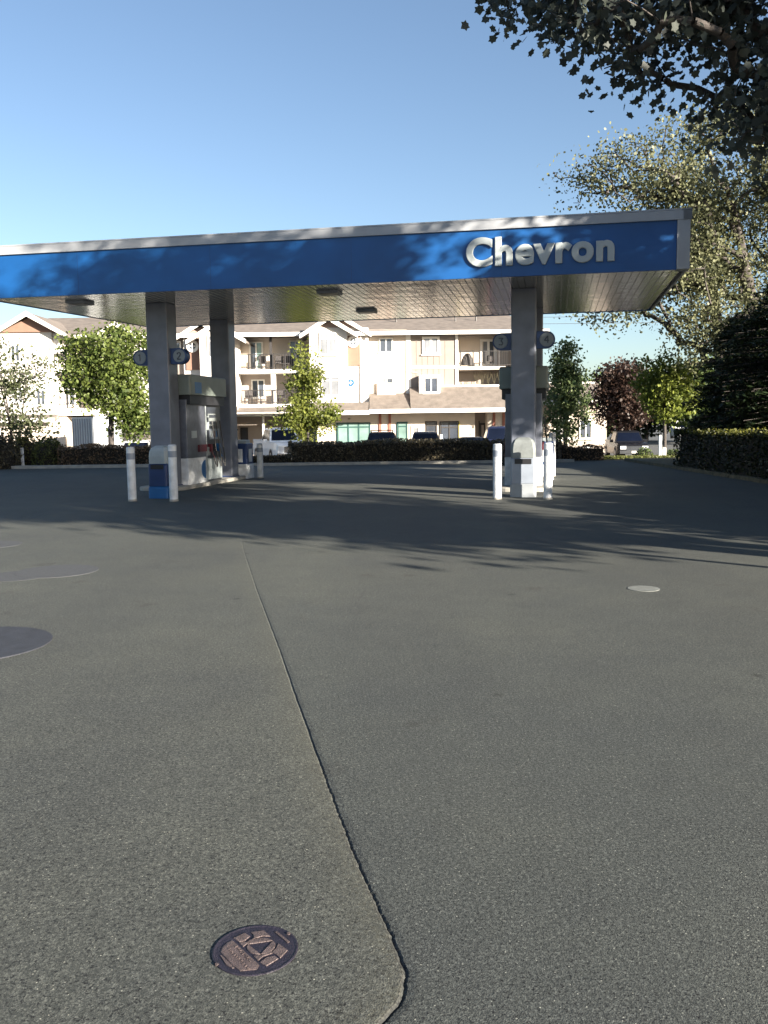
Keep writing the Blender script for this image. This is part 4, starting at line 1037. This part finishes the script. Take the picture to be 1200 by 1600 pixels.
for i, (px, Y, w, h, lb) in enumerate(((1012, 41, 30, .9, 'low green shrub left of the white post'), (1058, 42, 34, .9, 'low green shrub right of the white posts'), (1082, 37, 26, 1.0, 'dark shrub at the corner of the right hand hedge'))):
    hedge('verge_shrub', lb, rx(px-w/2, 700, Y), rx(px+w/2, 700, Y), Y, Y+1.1, h, L_MID if i < 2 else L_DARK, 20+i, 350, size=.07, z=ground_z(Y)-.02, round_=True, cat='shrub')
# clipped hedge down the right side
ch = hedge('clipped_hedge', 'clipped hedge with a yellow green top running down the right side', 9.3, 10.6, 9.0, 28.6, 1.18, leafmat('shaded_hedge_leaves', (.008, .012, .004), (.030, .036, .010), .1), 31, 300, size=.07, wave=.03)  # leaf colour darkened to paint in the shade on the hedge front
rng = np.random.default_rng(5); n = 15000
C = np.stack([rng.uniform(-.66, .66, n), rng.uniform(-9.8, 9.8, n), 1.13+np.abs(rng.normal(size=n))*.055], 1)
leaf_mesh('sunlit_top_leaves', C, .07, L_YELH, ch, rng, 'oval')  # brighter leaves on top only, sunlight painted into their colour
# grass on the verge
rng = np.random.default_rng(77); n = 5000
C = np.stack([rng.uniform(7.4, 12.8, n), rng.uniform(35.2, 38.5, n), rng.uniform(.02, .10, n)], 1); C[:, 2] -= np.clip((C[:, 1]-36)*.04, 0, 1)
tag(leaf_mesh('verge_grass', C, .12, leafmat('grass_blades', (.06, .075, .02), (.15, .16, .05)), None, rng, 'spray'), kind='stuff')

# trees beyond the forecourt
GBK = 'trees beyond the forecourt'
def tp(px, Y): return (rx(px, 690, Y), Y, ground_z(Y))
tree('broadleaf_tree', 'full light green tree in front of the left wing of the apartments', tp(176, 46), [(0, 0, 5.35, 2.35, 2.2, 2.45, .85), (1.3, 0, 3.0, 1.0, 1.0, 1.2, .15)], .14, 360, 42, .17, leafmat('fresh_leaves', (.050, .078, .018), (.165, .205, .052), .45), 41, rc=.55, lump=.25, group=GBK)
tree('sparse_tree', 'thin sparse tree at the far left through which the white wing shows', tp(22, 37), [(0, 0, 3.3, 1.9, 1.6, 2.1, 1), (.6, 0, 1.5, 1.3, 1.2, 1.2, .35)], .07, 150, 22, .13, L_GREY, 42, rc=.45, lump=.5, group=GBK, stems=3, start=.15)
tree('young_maple', 'young yellow green tree by the white pickup', tp(480, 42), [(0, 0, 2.55, 1.65, 1.3, 1.1, .66), (-.02, 0, 4.3, .78, .7, 1.9, .38)], .06, 210, 30, .13, leafmat('bright_maple_leaves', (.085, .110, .022), (.245, .270, .060), .5), 43, rc=.38, lump=.55, group=GBK, top=5.4, start=.2)
tree('columnar_tree', 'tall slim green tree right of the right column', tp(882, 43), [(0, 0, 3.1, 1.0, .95, 2.6, .7), (.05, 0, 4.8, .72, .7, 1.6, .3)], .10, 240, 36, .13, leafmat('poplar_leaves', (.065, .105, .040), (.190, .235, .105), .5), 44, rc=.36, lump=.3, group=GBK, top=6, start=.05)
tree('round_street_tree', 'round bright yellow green tree with a bare trunk on the verge', tp(1038, 37.6), [(0, 0, 3.05, 1.32, 1.25, 1.55, 1)], .07, 200, 40, .125, L_SPRING, 45, rc=.35, lump=.25, group=GBK, top=4.0, start=.35)
tree('red_plum_tree', 'dark red leaved tree above the old dark pickup', tp(972, 60), [(0, 0, 4.0, 2.2, 2.1, 2.6, 1)], .16, 260, 48, .19, L_RED, 46, rc=.6, lump=.2, group=GBK)
for i, (px, Y, h, w, lb) in enumerate(((930, 95, 7.5, 4.6, 'distant dark tree left of the red tree'), (1010, 100, 6.5, 5.2, 'distant dark tree behind the yellow green tree'), (1110, 84, 8.0, 5.0, 'distant dark tree behind the evergreen'), (905, 120, 8.5, 5, 'farthest dark tree behind the slim green one'), (1200, 90, 9, 6, 'distant dark tree at the right edge'))):
    tree('distant_tree', lb, tp(px, Y), [(0, 0, h*.55, w*.8, w*.6, h*.45, 1)], .2, 170, 40, .38, L_DARK if i % 2 else L_MID, 60+i, rc=1.1, lump=.25, group=GBK)
# evergreen with level sprays behind the clipped hedge
def evergreen(label, base, H_, W_, seed, n_b=300, per=95):
    rng = np.random.default_rng(seed); e = empty('evergreen_tree', base, 0, label, 'evergreen', GBK)
    segs = [((0, 0, 0), (0.05, 0, H_*.5), .16, .10), ((0.05, 0, H_*.5), (0, 0, H_), .10, .015)]
    branch_mesh([(Vector(a), Vector(b), c, d) for a, b, c, d in segs], 'trunk', M_BARK, e, 8)
    bs, C, tone = [], [], []
    for i in range(n_b):
        z = .25+(H_-.3)*rng.random()**1.15; a = rng.uniform(0, 2*math.pi); L_ = W_*(1-(z/H_)**3.6*.70)*rng.uniform(.72, 1.08)
        tip = Vector((L_*math.cos(a), L_*math.sin(a), z-.10*L_+rng.uniform(-.1, .15))); p0 = Vector((0, 0, z))
        bs.append((p0, tip, .022, .006)); t0 = rng.random()
        m_ = int(per*L_/W_); t = rng.random(m_)**.55; s = rng.normal(size=m_)*.20*L_*(.35+.5*t)*.6
        x = p0.x+(tip.x-p0.x)*t-math.sin(a)*s; y = p0.y+(tip.y-p0.y)*t+math.cos(a)*s; zz = p0.z+(tip.z-p0.z)*t+rng.normal(size=m_)*.035-.10*t*t-.2*np.abs(s)*.3
        C.append(np.stack([x, y, zz], 1)); tone.append(np.full(m_, .25+.4*t0)+.3*(t-.6))
    branch_mesh(bs, 'branch', M_BARK, e, 4)
    leaf_mesh('crown', np.vstack(C), .17, L_NEEDLE, e, rng, 'spray', .72, tone=np.concatenate(tone)); return e
evergreen('dark evergreen with level boughs behind the clipped hedge', (12.75, 27.0, 0), 6.2, 3.1, 51, 700)
evergreen('second dark evergreen farther right along the clipped hedge', (15.0, 24.6, 0), 5.8, 2.9, 52, 420)
evergreen('smaller dark evergreen at the far end of the clipped hedge, leftmost of the evergreens', (12.25, 30.2, 0), 5.2, 2.0, 53, 480)
for i, (x, y, h) in enumerate(((11.2, 7.9, 2.7), (11.2, 10.3, 3.0), (11.3, 12.7, 2.6), (11.5, 15.2, 2.2))):
    hedge('evergreen_shrub', ('broad dark evergreen shrub nearest on the right, beside the near tree trunk', 'tallest dark evergreen shrub on the right behind the hedge', 'third dark evergreen shrub along the hedge on the right', 'farthest and lowest dark evergreen shrub behind the hedge')[i], x-1.8, x+1.4, y-1.9, y+1.9, h, L_DARK, 90+i, 200, size=.13, round_=True, cat='shrub')
# the large olive tree behind them
tree('big_spreading_tree', 'large pale olive tree with thick dark limbs rising behind the evergreens', (15.8, 36.0, -.1), [(.2, 0, 10.6, 5.1, 4.4, 4.0, .52), (-4.6, -.6, 10.6, 3.1, 2.6, 2.5, .18, 42), (-7.5, 0, 11.1, 1.8, 1.4, 1.1, .05, 20), (-3.0, 0, 7.0, 4.1, 2.6, 1.5, .17, 46), (-6.4, 0, 6.2, 2.7, 1.7, .7, .07, 30), (-2.0, -.8, 5.0, 3.0, 1.8, 1.5, .14, 44)], .38, 1020, 66, .120, L_OLIVE, 70, rc=.66, lump=.6, top=10, stems=3, start=.28, kpow=.46, group=GBK, twig=.016)
tree('leaning_tree', 'dark trunked tree leaning left behind the evergreens', (14.6, 38.0, -.2), [(-1.3, 0, 8.8, 2.6, 2.3, 2.1, 1)], .23, 130, 36, .155, L_OLIVE, 71, rc=.55, lump=.4, top=7.8, lean=(-.12, 0), start=.5, group=GBK)

# the row of trees on the right that shades the forecourt; the nearest hangs into view at the top
GR = 'large trees along the right side that shade the forecourt'
tree('overhanging_maple', 'near tree whose leafy branches hang in at the top right', (9.6, 5.7, 0), [(-1.0, 1.6, 8.9, 5.2, 5.2, 3.4, .30, 95), (-4.4, 3.0, 7.7, 2.9, 2.7, .9, .10, 55), (-6.3, 3.5, 5.65, 1.8, 1.5, .72, .20, 17), (-5.5, 3.3, 4.80, 1.0, 1.2, .68, .12, 17), (-7.65, 3.9, 6.05, 1.05, 1.1, .40, .08, 15), (-4.7, 4.2, 4.35, .6, .8, .45, .05, 16)], .24, 1000, 40, .088, L_MAPLE, 80, rc=.30, shape='maple', lump=.5, top=8.5, start=.42, group=GR, droop=.3, twig=.006, kpow=.62)
tree('forecourt_tree', 'tree off to the right behind the camera side of the hedge', (13.5, 2.7, 0), [(0, 0, 8.2, 4.5, 4.5, 4.0, .85), (-.4, -.6, 5.0, 3.0, 2.6, 1.0, .15, 40)], .24, 410, 66, .22, L_MAPLE, 81, rc=.6, lump=.5, top=8, group=GR)
tree('forecourt_tree', 'tree beside the clipped hedge right of the canopy', (13.2, 13.2, 0), [(0, 0, 7.8, 3.8, 3.6, 3.3, 1)], .22, 350, 60, .22, L_MAPLE, 82, rc=.6, lump=.5, top=8, group=GR)
tree('forecourt_tree', 'tall tree right of the near evergreen outside the picture', (17.0, 15.5, 0), [(0, 0, 8.6, 4.0, 3.6, 3.4, 1)], .24, 360, 60, .22, L_MAPLE, 83, rc=.6, lump=.45, top=9, group=GR)
# a slender lamp pole off to the right, whose long thin shadow crosses the asphalt
lp = empty('lamp_pole', (8.1, 5.75, 0), 0, 'slender lamp pole off to the right', 'lamp pole')
b = MB(); b.cyl((0, 0, 0), (0, 0, 7.5), .06, .04, 10); b.build('pole', M_TRIM, lp)
b = MB(); b.cyl((0, 0, 7.4), (0, 1.0, 7.6), .03, .03, 8); b.box(-.12, .12, .8, 1.4, 7.56, 7.66); b.build('lamp_head', M_TRIM, lp)
# overhead wires far off on the right
wire = empty('overhead_wires', (8, 110, 0), 0, 'three faint overhead wires in the sky at the right', 'power line')
for i in range(3):
    b = MB(); pts = [Vector((-18+t*9.0, 0, 13.2+i*.8+.5*((t-4)/4)**2)) for t in range(9)]; b.tube(pts, .03, 4); b.build('wire', M_BLACK, wire)
for s in (-18, 54):
    b = MB(); b.cyl((s, 0, -.9), (s, 0, 15.4), .16, .11, 8); b.box(s-.06, s+.06, -1.1, 1.1, 14.2, 14.35); b.build('utility_pole', M_BARK, wire)
